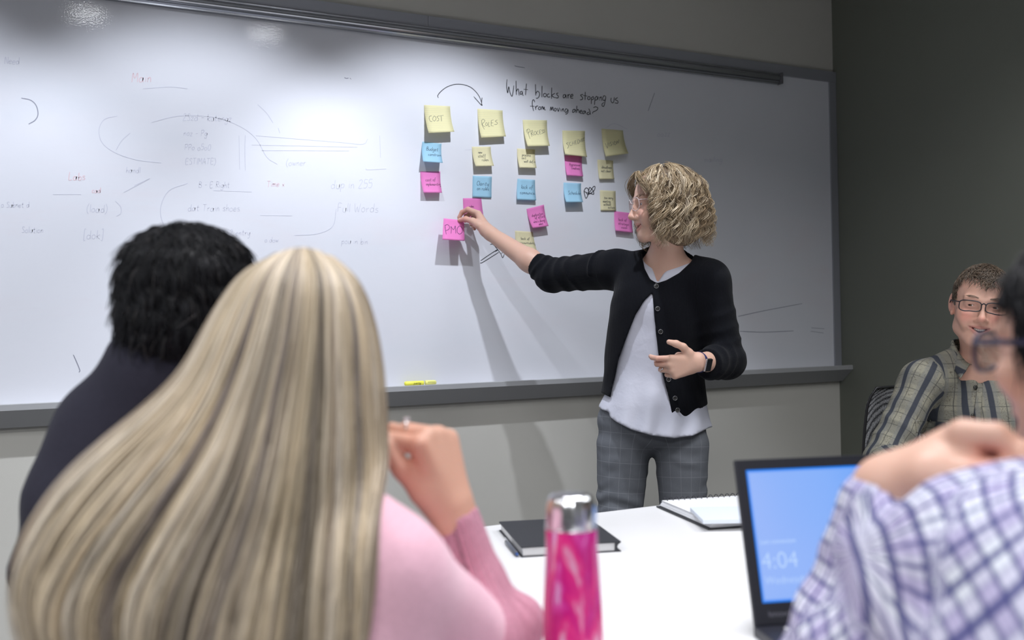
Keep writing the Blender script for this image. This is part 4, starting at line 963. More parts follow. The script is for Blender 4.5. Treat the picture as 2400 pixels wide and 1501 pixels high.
# blouse
M_blouse = mat('white_blouse', (.56, .57, .66), .6); g = NT(M_blouse); g.b.inputs['Sheen Weight'].default_value = .2; g.bump(g.noise(g.obj(), 26, 3, .5, .4), .25, .006)
S = SDF()
S.cap(sR+RH*.02, sL-RH*.02, .05, .05, .02); S.cap(neckb-ZU*.03, A(1500, 645, 3.17), .05, .045, .03); S.cap(neckb-ZU*.03, A(1625, 650, 3.1), .05, .045, .03)
S.ell(A(1548, 735, 3.135), (.146, .098, .17), FRONTM, .04); S.ell(A(1535, 870, 3.14), (.140, .100, .16), FRONTM, .06); S.ell(A(1531, 985, 3.135), (.178, .118, .14), FRONTM, .06)
S.ell(A(1534, 1035, 3.13), (.186, .128, .09), FRONTM, .05)
hem_b = below([(1380, 945), (1397, 948), (1412, 962), (1428, 966), (1429, 978), (1445, 990), (1480, 1008), (1530, 1022), (1580, 1028), (1625, 1022), (1660, 1004), (1690, 996)])
neckv = [(1506, 560), (1512, 588), (1526, 618), (1541, 664), (1556, 640), (1570, 618), (1640, 585), (1640, 540), (1506, 540)]
def post_b(P, d):
    px, py, dd = proj(P); d = d+.0030*wob(P*np.array([1, 1, .45]), 20, 3)
    low = np.clip((py-880)/120, 0, 1); d = d+low*.004*np.sin(px*.11+.02*py)
    d = np.maximum(d, (py-hem_b(px))/760)
    pv = np.maximum(polysd(px, py, neckv)/760, dd-3.13); d = np.maximum(d, -pv)
    return np.maximum(d, (575-py)/760)
lo_, hi_ = around([A(1385, 560, 3.0), A(1690, 560, 3.3), A(1385, 1040, 3.3), A(1690, 1040, 3.0)], .06)
surface('blouse', S, box_axes(lo_, hi_, .0048), M_blouse, pr, post=post_b)
# trousers
M_trou = mat('grey_windowpane_check', (.13, .14, .16), .85); g = NT(M_trou); s_ = g.sep(g.attr('pat').outputs['Vector'])
ln = g.math('MAXIMUM', stripe(g, s_[0], .038, .035), stripe(g, s_[1], .046, .03)); n_ = g.noise(g.obj(), 900, 2)
g.base(g.mix(g.math('MULTIPLY', ln, .3), g.mix(n_, (.095, .105, .12), (.17, .18, .205)), (.36, .37, .40))); g.bump(n_, .2, .0006)
S = SDF(); S.ell(A(1528, 985, 3.15), (.172, .108, .11), FRONTM, .04); S.cap(A(1485, 990, 3.15), A(1572, 990, 3.14), .098, .098, .02)
for (h_, k_), an in zip(legs, feet):
    S.cap(h_, k_, .086, .057, .014); S.cap(k_, an+ZU*.02, .060, .052, .02); S.box(an-ZU*.085, (.09, .09, .08), None, .004, .002, True)
def post_t(P, d):
    px, py, dd = proj(P); leg = np.clip((py-1020)/60, 0, 1)
    d = d+leg*(.0035*np.sin(P[:, 2]*115+4*np.sin(P[:, 0]*14)+wob(P, 20, 5)*2)*np.clip(wob(P, 12, 6)+.2, 0, 1)+.0012*wob(P, 55, 7))
    return np.maximum(d, (945-py)/760)
lo_, hi_ = around([A(1380, 930, 3.0), A(1680, 930, 3.3), A(1380, 930, 3.3), A(1690, 930, 2.95)], .03); lo_[2] = .03
mid = (legs[0][0]+legs[1][0])/2
surface('trousers', S, box_axes(lo_, hi_, .0062), M_trou, pr, post=post_t, pat=patmap([('limb', legs[0][0]+ZU*.02, legs[0][1], .09, -FH), ('limb', legs[1][0]+ZU*.02, legs[1][1], .09, -FH), ('limb', legs[0][1], feet[0], .07, -FH, .33), ('limb', legs[1][1], feet[1], .07, -FH, .33)]))
M_shoe = mat('black_shoe', (.02, .02, .02), .35)
for an in feet:
    S = SDF(); t_ = an-ZU*.062-FH*.13; S.cap(np.array([an[0], an[1], .032]), np.array([t_[0], t_[1], .028]), .033, .026, .01); S.cap(np.array([an[0], an[1], .05]), np.array([an[0], an[1], .05])-FH*.03, .032, .03, .02)
    lo_, hi_ = around([an, t_], .06); lo_[2] = -.02
    surface('shoe', S, box_axes(lo_, hi_, .005), M_shoe, pr, post=lambda P, d: np.maximum(d, .001-P[:, 2]))
# cardigan
M_card = knit('black_fine_knit', (.0042, .0048, .0075), 500, .5, .92, rib=0)
g = NT(M_card)
S = SDF(); cR, cL = A(1256, 618, 3.452), A(1657, 853, 2.955)
S.cap(sR+RH*.01, sL, .058, .058, .03); S.cap(A(1560, 612, 3.13), A(1490, 640, 3.18), .052, .055, .04); S.cap(A(1560, 612, 3.13), A(1635, 648, 3.1), .052, .055, .04)
S.ell(A(1548, 745, 3.135), (.160, .112, .19), FRONTM, .05); S.ell(A(1533, 860, 3.14), (.156, .114, .18), FRONTM, .06); S.ell(A(1530, 960, 3.14), (.170, .126, .14), FRONTM, .05)
S.cap(sR, eR, .063, .056, .03); S.cap(eR, cR, .054, .044, .02); S.cap(sL, eL, .062, .053, .03); S.cap(eL, cL, .055, .047, .02)
dR, dL = nrm(wR-eR), nrm(wL-eL)
S.box(cR+dR*.075, (.075, .09, .09), np.array([dR, nrm(np.cross(dR, ZU)), np.cross(dR, nrm(np.cross(dR, ZU)))]), .003, .003, True)
S.box(cL+dL*.075, (.075, .09, .09), np.array([dL, nrm(np.cross(dL, ZU)), np.cross(dL, nrm(np.cross(dL, ZU)))]), .003, .003, True)
open1 = [(1500, 560), (1503, 592), (1511, 630), (1524, 655), (1540, 664), (1562, 657), (1592, 640), (1620, 614), (1632, 588), (1640, 560)]
open2 = [(1529, 686), (1510, 706), (1490, 738), (1475, 775), (1462, 810), (1449, 846), (1443, 880), (1436, 905), (1431, 932), (1431, 1010), (1590, 1010), (1576, 978), (1568, 935), (1556, 890), (1545, 845), (1538, 790), (1533, 740)]
hem_c = below([(1360, 910), (1399, 916), (1430, 932), (1500, 940), (1574, 972), (1586, 982), (1608, 983), (1664, 945), (1700, 930), (1760, 930)])
Lr, Ll = np.linalg.norm(cR-eR), np.linalg.norm(cL-eL)
def sleeve(P, a, b, r):
    ab = b-a; L = np.linalg.norm(ab); t = (P-a)@(ab/L); v = P-a-np.clip(t, 0, L)[:, None]*(ab/L); rr = np.linalg.norm(v, axis=1)
    return t, np.clip(1-np.abs(rr-r)/.05, 0, 1)
def post_c(P, d):
    px, py, dd = proj(P)
    w0 = wob(P, 26, 8); d = d+.0016*w0
    for a, b, r, amp, t0 in ((sR, eR, .06, .004, .10), (eR, cR, .05, .007, .0), (sL, eL, .06, .0035, .05), (eL, cL, .05, .006, 0)):
        t, m = sleeve(P, a, b, r); L = np.linalg.norm(b-a)
        on = np.clip((t-t0)/.04, 0, 1)*np.clip((L+.01-t)/.02, 0, 1)*m
        d = d+on*amp*(np.abs(np.sin(t*62+1.2*wob(P, 16, 11)))-.65)
    # a standing crease on the raised upper arm
    t, m = sleeve(P, sR, eR, .06); d = d-m*.008*np.exp(-((t-.045-.02*wob(P, 9, 2))/.006)**2)*(P[:, 2] > sR[2]-.02)
    inside = d+.010; shell = np.maximum(d, -np.where((py > 700) & (dd < 3.14), inside, .02)-.0)
    d = shell
    arm = (px < 1405) & (py < 760)
    d = np.where(arm, d, np.maximum(d, np.where(px > 1668, -1, (py-hem_c(px))/760)))
    for pl in (open1, open2):
        pv = np.maximum(polysd(px, py, pl)/760, dd-3.13); d = np.maximum(d, -pv)
    return np.maximum(d, (572-py)/760+(np.abs(px-1562) > 75)*-1)
lo_, hi_ = around([A(1240, 560, 3.5), A(1240, 680, 3.4), A(1745, 560, 3.0), A(1690, 990, 3.0), A(1400, 990, 3.25), cL], .06)
pm = patmap([('limb', sR, eR, .06, ZU), ('limb', eR, cR, .05, ZU), ('limb', sL, eL, .06, ZU), ('limb', eL, cL, .05, ZU), ('flat', A(1535, 800, 3.13), (.17, .13, .3), RH)])
card = surface('cardigan', S, box_axes(lo_, hi_, .0046), M_card, pr, post=post_c, pat=pm)
g.t.nodes.remove(g.t.nodes['Bump']) if 'Bump' in g.t.nodes else None
s_ = g.sep(g.attr('pat').outputs['Vector']); rb_ = g.math('SINE', g.math('MULTIPLY', s_[0], 1500.0)); g.bump(g.math('ADD', g.math('MULTIPLY', rb_, .5), g.noise(g.obj(), 500, 2)), .38, .0012)
tb = bvh(card); M_btn = mat('dark_horn_button', (.02, .02, .02), .2); M_btnr = mat('button_rim', (.22, .22, .23), .25, .5)
for px, py in ((1535, 671), (1538, 724), (1545, 778), (1564, 890), (1579, 934), (1585, 962)):
    p, nn = hit(tb, px+3, py)
    if p is None: continue
    b0 = lathe('button', [(0, 0), (.0068, 0), (.0072, .0012), (.006, .0018), (0, .0012)], M_btn, pr, p, 20, -FH*.9+nn*.3)
    lathe('button_rim', [(.0058, .0016), (.0066, .0024), (.0074, .0016), (.0070, .0004)], M_btnr, b0, p, 20, -FH*.9+nn*.3)
# watch
M_strap = mat('navy_strap', (.015, .02, .10), .55); wa = A(1637, 853, 2.913); t_ = nrm(wL-eL); Rw = np.array([t_, nrm(np.cross(ZU, t_)), np.cross(t_, nrm(np.cross(ZU, t_)))])
wc_ = wL-t_*.018
a = np.linspace(0, 2*math.pi, 41)
ring_ = np.array([wc_+(Rw[1]*math.cos(q)*.0275+Rw[2]*math.sin(q)*.0295) for q in a])
wt = tubes('watch_strap', [(ring_, .0014)], M_strap, pr, 8, flat=6.0, updir=t_)
nd = nrm(-FH*.80-ZU*.22+RH*.50); nd = nrm(nd-np.dot(nd, t_)*t_); cw = wc_+nd*.0305; Rc = np.array([t_, nd, np.cross(t_, nd)])
wb = boxm('watch_case', (-.0165, -.003, -.0195), (.0165, .005, .0195), mat('silver_case', (.75, .75, .77), .25, 1.0), wt, .0042, Rc, cw)
boxm('watch_glass', (-.0148, .0045, -.0178), (.0148, .0060, .0178), mat('black_glass', (.004, .004, .006), .05), wt, .0006, Rc, cw)
# ring
fr = A(1551, 868, 2.845); tb2 = bvh(body); p, nn = hit(tb2, 1553, 866)
if p is not None:
    ax_ = nrm(RH*.55-ZU*.6-FH*.2); e1 = nrm(np.cross(ax_, -FH)); e2 = np.cross(ax_, e1); c0 = p+FH*.0068
    rg = tubes('ring', [(np.array([c0+(e1*math.cos(q)+e2*math.sin(q))*.0094 for q in np.linspace(0, 2*math.pi, 25)]), .0011)], mat('ring_silver', (.8, .8, .8), .2, 1.0), pr, 6)
    lathe('ring_stone', [(0, -.002), (.0024, .0), (.0016, .0018), (0, .0022)], mat('ring_gem', (.9, .9, .95), .05, 0, Transmission_Weight=.6), rg, p-FH*.001, 8, -FH)

# curly hair: locks that fall from a parting and wave outwards
def bob(parent, head, n_clumps=420, per=7, seed=3):
    r = np.random.default_rng(seed); st = []; cc = []
    base = [np.array(c) for c in ((.36, .265, .16), (.25, .175, .10), (.50, .39, .25), (.13, .09, .055), (.66, .55, .40))]
    def surf(phi, s, k):
        # phi measured from the face direction; s 0 crown .. 1 tips; k radial share
        if s < .42: th = s/.42*math.pi/2; rr = math.sin(th); z = .018+.103*math.cos(th)
        else: u = (s-.42)/.58; rr = 1+.10*math.sin(u*2.6)-.10*u*u; z = .018-.163*u
        back = .5-.5*math.cos(phi); ry = .094+.036*back; rx = .098; 
        rx *= k; ry *= k
        return np.array([rx*rr*math.sin(phi), -.012+ry*rr*math.cos(phi), z+(k-1)*.08*(s < .42)])
    for c in range(n_clumps):
        ph0 = r.uniform(-math.pi, math.pi); side = 1 if ph0 > 0 else -1
        lim = .86; phf = side*max(abs(ph0), lim+r.uniform(0, .3))
        k = r.uniform(.86, 1.06); L = r.uniform(.84, 1.0) if r.uniform() > .25 else r.uniform(.45, .8)
        if abs(ph0) < 1.0 : L = min(L, r.uniform(.55, 1.0))
        s0 = r.uniform(.02, .3); fr = r.uniform(2.4, 4.6); p0 = r.uniform(0, 6.3); amp = r.uniform(.006, .0145); cb = base[r.choice(5, p=[.32, .25, .22, .11, .10])]
        for q in range(per):
            o1, o2 = r.normal(size=2)*.0022; P = []; n = 46; ddp = r.normal()*.02; a2 = r.uniform(.85, 1.15); pp = p0+r.normal()*.25
            for i in range(n):
                t = i/(n-1); s = s0+(L-s0)*t
                f_ = min(1, s/.42); phi = (ph0+(phf-ph0)*f_**1.3)+ddp*t
                p = surf(phi, s, k)
                p2 = surf(phi+.01, s, k); tan = nrm(p2-p); out = nrm(np.array([p[0], p[1]+.012, .35*p[2]]))
                am = amp*a2*min(1, max(0, s-.10)*2.4)
                p = p+tan*(am*math.sin(fr*2*math.pi*t+pp)+o1*(1+t))+out*(am*.75*math.cos(fr*2*math.pi*t+pp)+o2*(1+t)+am*.2)
                P.append(p)
            if c % 9 == 0 and abs(ph0) < 1.7:        # a few locks swept off the parting over the brow
                P = [np.array([side*(.004+(.060+.03*k)*t**.8), .070+(.014+1.5*o2)*math.sin(t*2.3)-.02*t*t+.012*(k-.95), .106-(.055+3*o1)*t-.022*t*t])+np.array([o1*2+.003*math.sin(6*t+pp), .004*math.sin(9*t+pp)*t+o2, .004*math.cos(7*t+pp)*t]) for t in np.linspace(0, 1, n)]
            P = np.array(P)*head.sc@head.R+head.c; w = r.uniform(.0004, .0010)
            st.append((P, w*np.r_[np.linspace(.8, 1, 23), np.linspace(1, .25, 23)])); cc.append(cb*r.uniform(.7, 1.3))
    return tubes('hair', st, M_hair, parent, 3, cc)
bob(pr, HD)
# a darker body of hair under the locks
S = SDF(); w_ = HD.w; Rh = HD.R
S.ell(w_(0, -.020, .022), (.083, .102, .090), Rh, .01); S.ell(w_(0, -.052, -.055), (.088, .082, .080), Rh, .03); S.ell(w_(.062, -.012, -.045), (.028, .050, .066), Rh, .02); S.ell(w_(-.062, -.012, -.045), (.028, .050, .066), Rh, .02)
def clip_h(P, d):
    L = HD.loc(P); d = d+.004*wob(P, 70, 21)
    face = np.maximum(.058-L[:, 1]-.25*np.abs(L[:, 0]), L[:, 2]-.052)      # remove the part in front of the face
    return np.maximum(d, -np.maximum(np.maximum(.040-L[:, 1], L[:, 2]-.066), np.abs(L[:, 0])-.2))
surface('hair_underlayer', S, [np.arange(HD.c[i]-.17, HD.c[i]+.17, .004) for i in range(3)], M_hair, pr, post=clip_h, color=lambda V: np.array([.15, .105, .065])*(1+.3*wob(V, 60, 4))[:, None])
for o_s in pr.children:
    if o_s.name.startswith(('hair', 'eyebrows')): o_s['kind'] = 'stuff'
settle(pr, ((feet[0][0]+feet[1][0])/2, (feet[0][1]+feet[1][1])/2, 0))
# ------------------------------------------------------------------ office chair (mesh back), used for every seated person
M_mesh = mat('grey_mesh_fabric', (.2, .2, .21), .8); g = NT(M_mesh); o_ = g.obj(); v_ = g.n('ShaderNodeTexVoronoi'); v_.inputs['Scale'].default_value = 240; v_.inputs['Randomness'].default_value = .15; g.l(o_, v_.inputs['Vector'])
g.base(g.ramp(v_.outputs['Distance'], [(.34, (.55, .56, .58)), (.52, (.03, .03, .035))])); M_chair = mat('chair_black_plastic', (.02, .02, .022), .45); M_seat = mat('chair_seat_fabric', (.05, .05, .055), .9)
def chair(label, cx, cy, face, back_h=.98, seat_h=.46):
    ch = thing('office_chair', label, 'chair', 'office chairs'); f = nrm(np.array([face[0], face[1], 0])); x = np.array([f[1], -f[0], 0]); R = np.array([x, f, ZU]); c = np.array([cx, cy, 0])
    w = lambda a, b, z: c+np.array([a, b, z])@R
    boxm('seat', (-.24, -.22, seat_h-.06), (.24, .24, seat_h), M_seat, ch, .025, R, c)
    # curved mesh back with a rounded outline
    n, m = 16, 12; V = []; H = back_h-seat_h-.06
    for k in (0, 1):
        for j in range(n+1):
            for i in range(m+1):
                u = -1+2*i/m; v = j/n; wd = .235*(1-.10*v)*(1-max(0, v-.85)**2*9)**.5 if v > .85 else .235*(1-.10*v)
                V.append(w(u*wd*1.06, -.25-.03*math.sin(v*3)+.05*u*u-k*.008, seat_h+.06+v*H))
    K = (n+1)*(m+1); F = []
    for j in range(n):
        for i in range(m):
            q = j*(m+1)+i; F += [(q, q+1, q+m+2, q+m+1), (q+K, q+K+m+1, q+K+m+2, q+K+1)]
    edge = [i for i in range(m)]+[j*(m+1)+m for j in range(n)]+[n*(m+1)+m-i for i in range(m)]+[(n-j)*(m+1) for j in range(n)]
    for i in range(len(edge)): a, b = edge[i], edge[(i+1) % len(edge)]; F.append((a, a+K, b+K, b))
    mesh('mesh_backrest', V, F, M_mesh, ch, True)
    tubes('back_frame', [(np.array([V[e] for e in edge]+[V[edge[0]]]), .0045)], M_chair, ch, 6)
    tubes('back_support', [(catmull([w(0, -.10, seat_h-.05), w(0, -.28, seat_h-.03), w(0, -.305, seat_h+.10), w(0, -.29, seat_h+.28)], 5), .018)], M_chair, ch, 8)
    lathe('gas_column', [(0, .08), (.028, .08), (.028, .25), (.018, .25), (.018, seat_h-.06), (0, seat_h-.06)], M_chair, ch, c, 20)
    for k in range(5):
        a = k*2*math.pi/5; d = np.array([math.cos(a), math.sin(a), 0])
        leg = tubes('base_arm', [(np.array([c+ZU*.10, c+d*.15+ZU*.095, c+d*.30+ZU*.07]), [.022, .018, .014])], M_chair, ch, 8)
        lathe('castor', [(0, -.012), (.026, -.012), (.028, 0), (.026, .012), (0, .012)], M_chair, leg, c+d*.30+ZU*.028, 18, np.cross(d, ZU))
    settle(ch, (cx, cy, 0)); return ch
M_jean = cloth('dark_trousers', (.03, .035, .05)); M_shoe2 = bpy.data.materials['black_shoe']
def seated(S, hip, face, knee_gap=.11, thigh=.40, seat_h=.46, upto=None):
    """thighs, shins and feet under the skin; returns the joint points for the trousers"""
    f = nrm(np.array([face[0], face[1], 0])); x = np.array([f[1], -f[0], 0]); out = []
    hb = np.array([hip[0], hip[1], seat_h+.085])
    for q in (-1, 1):
        h_ = hb+x*q*.09; k_ = hb+x*q*knee_gap+f*thigh+ZU*.0; an = np.array([k_[0], k_[1], .09])-f*.03
        S.cap(h_, k_, .070, .052, .03); S.cap(k_, an, .048, .034, .02); S.cap(an, an-ZU*.045+f*.13, .03, .022, .02); out.append((h_, k_, an, f))
    return out
def trousers_and_shoes(parent, js, m_=None):
    T = SDF(); T.cap(js[0][0], js[1][0], .105, .105, .04); T.cap((js[0][0]+js[1][0])/2+ZU*.08-js[0][3]*.02, (js[0][0]+js[1][0])/2, .11, .11, .05)
    pts = []
    for h_, k_, an, f in js: T.cap(h_, k_, .082, .066, .03); T.cap(k_, an+ZU*.01, .064, .052, .02); pts += [h_, k_, an]
    lo_, hi_ = around(pts, .13); hi_[2] = max(p[2] for p in pts)+.22
    surface('trousers', T, box_axes(lo_, hi_, .012), m_ or M_jean, parent)
    for h_, k_, an, f in js:
        T = SDF(); T.cap(np.array([an[0], an[1], .035])-f*.02, np.array([an[0], an[1], .030])+f*.15, .037, .030, .01)
        lo_, hi_ = around([an, an+f*.15], .07); lo_[2] = -.02
        surface('shoe', T, box_axes(lo_, hi_, .008), M_shoe2, parent, post=lambda P, d: np.maximum(d, .001-P[:, 2]))

# ------------------------------------------------------------------ smiling seated person with glasses, far right
sm = thing('person', 'smiling seated person with dark rectangular glasses and olive plaid shirt by the right wall', 'person')
HM = Head(A(2299, 716, 2.90), -FH*.93-RH*.36-ZU*.05, ZU*.985+RH*.165, 1.0, smile=1.0, slit=.0036, mouth_open=.0085, jaw=1.06)
S = SDF(); nb_ = A(2312, 868, 2.97); HM.prims(S, nb_, .058)
f_m = nrm(-FH*.95-RH*.2); x_m = nrm(np.cross(f_m, ZU))          # x_m: image left..right axis
s1, s2 = A(2160, 896, 2.96), A(2480, 910, 3.02)
hipm = np.array([*(A(2325, 900, 3.06)[:2]), .60])
S.cap(s1, s2, .05, .05, .03); S.cap(nb_, A(2220, 880, 2.96), .05, .04, .05); S.cap(nb_, A(2410, 885, 3.0), .05, .04, .05)
chest = A(2318, 1000, 3.0); S.ell(chest, (.155, .10, .18), FRONTM, .05); S.cap(chest, hipm, .12, .13, .05)
e1, w1 = A(2072, 1085, 2.88), A(2140, 1170, 2.62); w1[2] = TZ+.035
e2, w2 = A(2560, 1100, 2.90), A(2420, 1180, 2.62); w2[2] = TZ+.035; e1[2] = max(e1[2], TZ+.06); e2[2] = max(e2[2], TZ+.06)
for s_, e_, w_ in ((s1, e1, w1), (s2, e2, w2)):
    S.cap(s_, e_, .048, .040, .02); S.cap(e_, w_, .040, .027, .02)
hand(S, w1, nrm(RH*.9-FH*.4), ZU, -FH, 1.0, curls=((18, 25, 12),)*4); hand(S, w2, nrm(-RH*.9-FH*.3), ZU, -FH, 1.0, curls=((18, 25, 12),)*4)
js = seated(S, hipm, f_m)
lo_, hi_ = around([HM.c+ZU*.02, e1, e2, w1, w2, js[0][1], js[1][1], js[0][2]+f_m*.1, hipm], .13); lo_[2] = 0
body_m = surface('body', S, box_axes(lo_, hi_, .009, [(HM.c[0]-.10, HM.c[0]+.09, .0021)], [(HM.c[1]-.11, HM.c[1]+.10, .0021)], [(HM.c[2]-.125, HM.c[2]+.06, .0020)]), M_skin, sm, color=lambda V: HM.skin(V, SKIN*np.array([1.0, .93, .92]), 1.25))
HM.eyes(sm, look=HM.R[1]-RH*.30, iris=M_iris2); HM.brows(sm, (.26, .18, .13), 80, .0004); teeth(sm, HM, 10, .0050, .0085, -.0665, .0755)
glasses(sm, HM, mat('black_frame', (.015, .013, .02), .3), M_lens, hw=.0285, hh=.0155, y=.0985, zc=-.003, rad=.0017, boxy=3.6, half_w=.034)
def flow_m(L): return (.15+.5*L[0]*6, .9 if L[2] > .05 and L[1] > -.02 else -.2, .12 if L[1] > .04 else -.6)
reg_m = lambda L: (L[2] > .066-.010*math.cos(L[0]*60)-.25*max(0, -L[0]) and L[1] > .03) or (L[1] <= .03 and L[2] > (.000 if L[1] > -.03 else -.045) and not (abs(L[0]) > .06 and L[1] > -.002 and L[2] < .012))
clip_m = lambda L: np.maximum(np.where(L[:, 1] > .02, (.074-L[:, 2]), (-.01-L[:, 2])-np.clip(-L[:, 1]-.03, 0, .05)), -1)
scalp(sm, HM, (.085, .06, .045), M_hair, .0035, clip_m)
short_hair(sm, HM, 2600, lambda L: .030 if L[2] > .06 else .018, flow_m, (.105, .075, .052), M_hair, .0009, reg_m, lift=.45, spread=.45, seed=5)
# plaid shirt
def plaid_m():
    m = mat('olive_plaid_shirt', rough=.85); g = NT(m); s_ = g.sep(g.attr('pat').outputs['Vector']); v = g.attr('pat').outputs['Vector']
    n = g.noise(v, 34, 1.5, .5, 1.5); ct = g.math('FRACT', g.math('MULTIPLY', n, 6.0)); ln = g.math('LESS_THAN', g.math('ABSOLUTE', g.math('SUBTRACT', ct, .5)), .055)
    c = g.mix(stripe(g, s_[1], .082, .42, .2), (.26, .25, .195), (.195, .19, .155))
    c = g.mix(g.math('MULTIPLY', ln, .75), c, (.09, .075, .055))
    c = g.mix(g.math('MULTIPLY', stripe(g, s_[1], .041, .05, .1), .7), c, (.06, .06, .055))
    c = g.mix(g.math('MULTIPLY', stripe(g, s_[0], .064, .50, .30), .5), c, (.16, .165, .16))
    c = g.mix(g.math('MULTIPLY', stripe(g, s_[0], .064, .21, .30), .94), c, (.022, .028, .045))
    c = g.mix(g.math('MULTIPLY', stripe(g, s_[0], .064, .035, .70), .7), c, (.05, .05, .05))
    g.base(c); g.bump(g.noise(g.obj(), 700, 2), .25, .0008); return m
M_plaid = plaid_m()
S = SDF(); S.cap(s1, s2, .056, .056, .03); S.cap(A(2266, 842, 2.975), s1, .052, .056, .03); S.cap(A(2352, 846, 2.985), s2, .052, .056, .03)
S.ell(chest, (.175, .125, .20), FRONTM, .05); S.cap(chest, hipm+ZU*.02, .145, .155, .06)
for s_, e_, w_ in ((s1, e1, w1), (s2, e2, w2)):
    S.cap(s_, e_, .056, .055, .03); S.cap(e_, e_+(w_-e_)*.85, .054, .040, .02)
neck_m = [(2236, 700), (2246, 838), (2262, 862), (2285, 884), (2296, 902), (2318, 885), (2345, 850), (2360, 700)]
def post_m(P, d):
    px, py, dd = proj(P); d = d+.0035*wob(P, 22, 31)+.0016*wob(P, 48, 32)
    for a, b, r, amp in ((s1, e1, .06, .006), (s2, e2, .06, .006), (e1, w1, .05, .007)):
        t, m = sleeve(P, a, b, r); d = d+m*np.clip((t-.09)/.05, 0, 1)*amp*(np.abs(np.sin(t*42+1.8*wob(P, 13, 33)))-.6)
    nk = np.linalg.norm(P-np.array(nb_+ZU*.035), axis=1)
    hole = np.maximum(polysd(px, py, neck_m)/810, dd-3.02); d = np.maximum(d, -hole)
    top = (A(2300, 846, 2.95)[2]); ax_ = np.hypot(P[:, 0]-nb_[0], P[:, 1]-nb_[1])
    d = np.maximum(d, -np.maximum(ax_-.068, top-.03-P[:, 2]))
    return np.maximum(d, P[:, 2]*0+(.50-P[:, 2]))
lo_, hi_ = around([s1, s2, e1, e2, w1, w2, hipm, nb_], .13)
pm = patmap([('limb', s1, e1, .062, -FH), ('limb', e1, w1, .05, ZU, .3), ('limb', s2, e2, .062, -FH), ('limb', e2, w2, .05, ZU, .3), ('flat', A(2318, 990, 3.0), (.165, .14, .35), RH)])
shirt_m = surface('plaid_shirt', S, box_axes(lo_, hi_, .0062), M_plaid, sm, post=post_m, pat=pm)
# collar leaves and front band, built on the shirt's surface
tbm = bvh(shirt_m)
def leaf(name, poly, lift, matl, parent, tree, dmax=3.1, th=.003, sub=5, dfix=None, patf=None):
    """a cloth panel outlined in the photo, laid over the surface below it"""
    P = np.array(poly, float); bm = bmesh.new(); vs = [bm.verts.new((p[0], p[1], 0)) for p in P]; bm.faces.new(vs)
    bmesh.ops.triangulate(bm, faces=bm.faces[:])
    for _ in range(sub):
        long_ = [e for e in bm.edges if e.calc_length() > 9]
        if not long_: break
        bmesh.ops.subdivide_edges(bm, edges=long_, cuts=1); bmesh.ops.triangulate(bm, faces=bm.faces[:])
    for v in bm.verts:
        p, nn = hit(tree, v.co.x, v.co.y)
        if p is None or (p-CAM)@FW > dmax: p = A(v.co.x, v.co.y, dfix or dmax-.04)
        p = p-ray(v.co.x, v.co.y)*lift; v.co = Vector(p)
    for _ in range(4): bmesh.ops.smooth_vert(bm, verts=[v for v in bm.verts if not v.is_boundary], factor=.5, use_axis_x=True, use_axis_y=True, use_axis_z=True)
    bmesh.ops.recalc_face_normals(bm, faces=bm.faces[:])
    r_ = bmesh.ops.extrude_face_region(bm, geom=bm.faces[:]); nv = [e for e in r_['geom'] if isinstance(e, bmesh.types.BMVert)]
    for v in nv: v.co += Vector(FH*th)
    me = bpy.data.meshes.new(name); bm.to_mesh(me); bm.free(); me.polygons.foreach_set('use_smooth', np.ones(len(me.polygons), dtype=bool))
    V = np.array([v.co[:] for v in me.vertices]); a = me.attributes.new('pat', 'FLOAT_VECTOR', 'POINT'); c = np.zeros((len(V), 3), np.float32)
    c[:, :2] = patf(V) if patf else np.stack([V@RH+.017, V[:, 2]], 1); a.data.foreach_set('vector', c.ravel())
    return link(name, me, matl, parent)
def collar(parent, cx, dep, px_scale, zside, zfront, ztip, lat_tip, matl, a=.070, b=.066):
    c0 = A(cx, 830, dep); V = []; n = 36; rows = 7; lim = math.radians(128)
    zs, zf, zt = A(cx, zside, dep)[2], A(cx, zfront, dep)[2], A(cx, ztip, dep)[2]
    for k in (0, 1):
        for i in range(n+1):
            ph = -lim+2*lim*i/n; q = min(1, max(0, (abs(ph)-math.radians(70))/math.radians(58))); q = q*q*(3-2*q)
            top = np.array([a*math.sin(ph)*(1-.12*q), b*math.cos(ph), 0]); zt_ = zs+.012*(1-abs(ph)/1.57 if abs(ph) < 1.57 else 0)*1.0+(zf-zs)*q
            ex = 1+(lat_tip/(a*math.sin(lim))-1)*q; bot = np.array([(a+.018)*math.sin(ph)*(1-q)+q*math.copysign(lat_tip, ph), (b+.018)*math.cos(ph)*(1-q)+q*(-.104), 0]); zb_ = (zt_-.046)*(1-q)+q*zt
            for j in range(rows):
                t = j/(rows-1); m = top*(1-t)+bot*t; z = zt_*(1-t)+zb_*t+.010*math.sin(min(1, t*2.2)*math.pi)*(1-t); m = m*(1+.03*math.sin(t*math.pi))
                o = np.array([c0[0], c0[1], 0])+RH*m[0]*(1-.02*k)+FH*m[1]*(1-.02*k); o[2] = z-.0022*k; V.append(o)
    K = (n+1)*rows; F = []
    for i in range(n):
        for j in range(rows-1): q = i*rows+j; F += [(q, q+1, q+rows+1, q+rows), (q+K, q+K+rows, q+K+rows+1, q+K+1)]
    ed = [i*rows for i in range(n+1)]+[n*rows+j for j in range(1, rows)]+[i*rows+rows-1 for i in range(n-1, -1, -1)]+[j for j in range(rows-2, 0, -1)]
    for i in range(len(ed)): e0, e1 = ed[i], ed[(i+1) % len(ed)]; F.append((e0, e1, e1+K, e0+K))
    V = np.array(V); return mesh('collar', V, F, matl, parent, True, pat=np.stack([V@RH*.8+V@FH*.3, V[:, 2]], 1))
collar(sm, 2306, 2.955, 810, 800, 852, 880, .118, M_plaid, .083, .074)
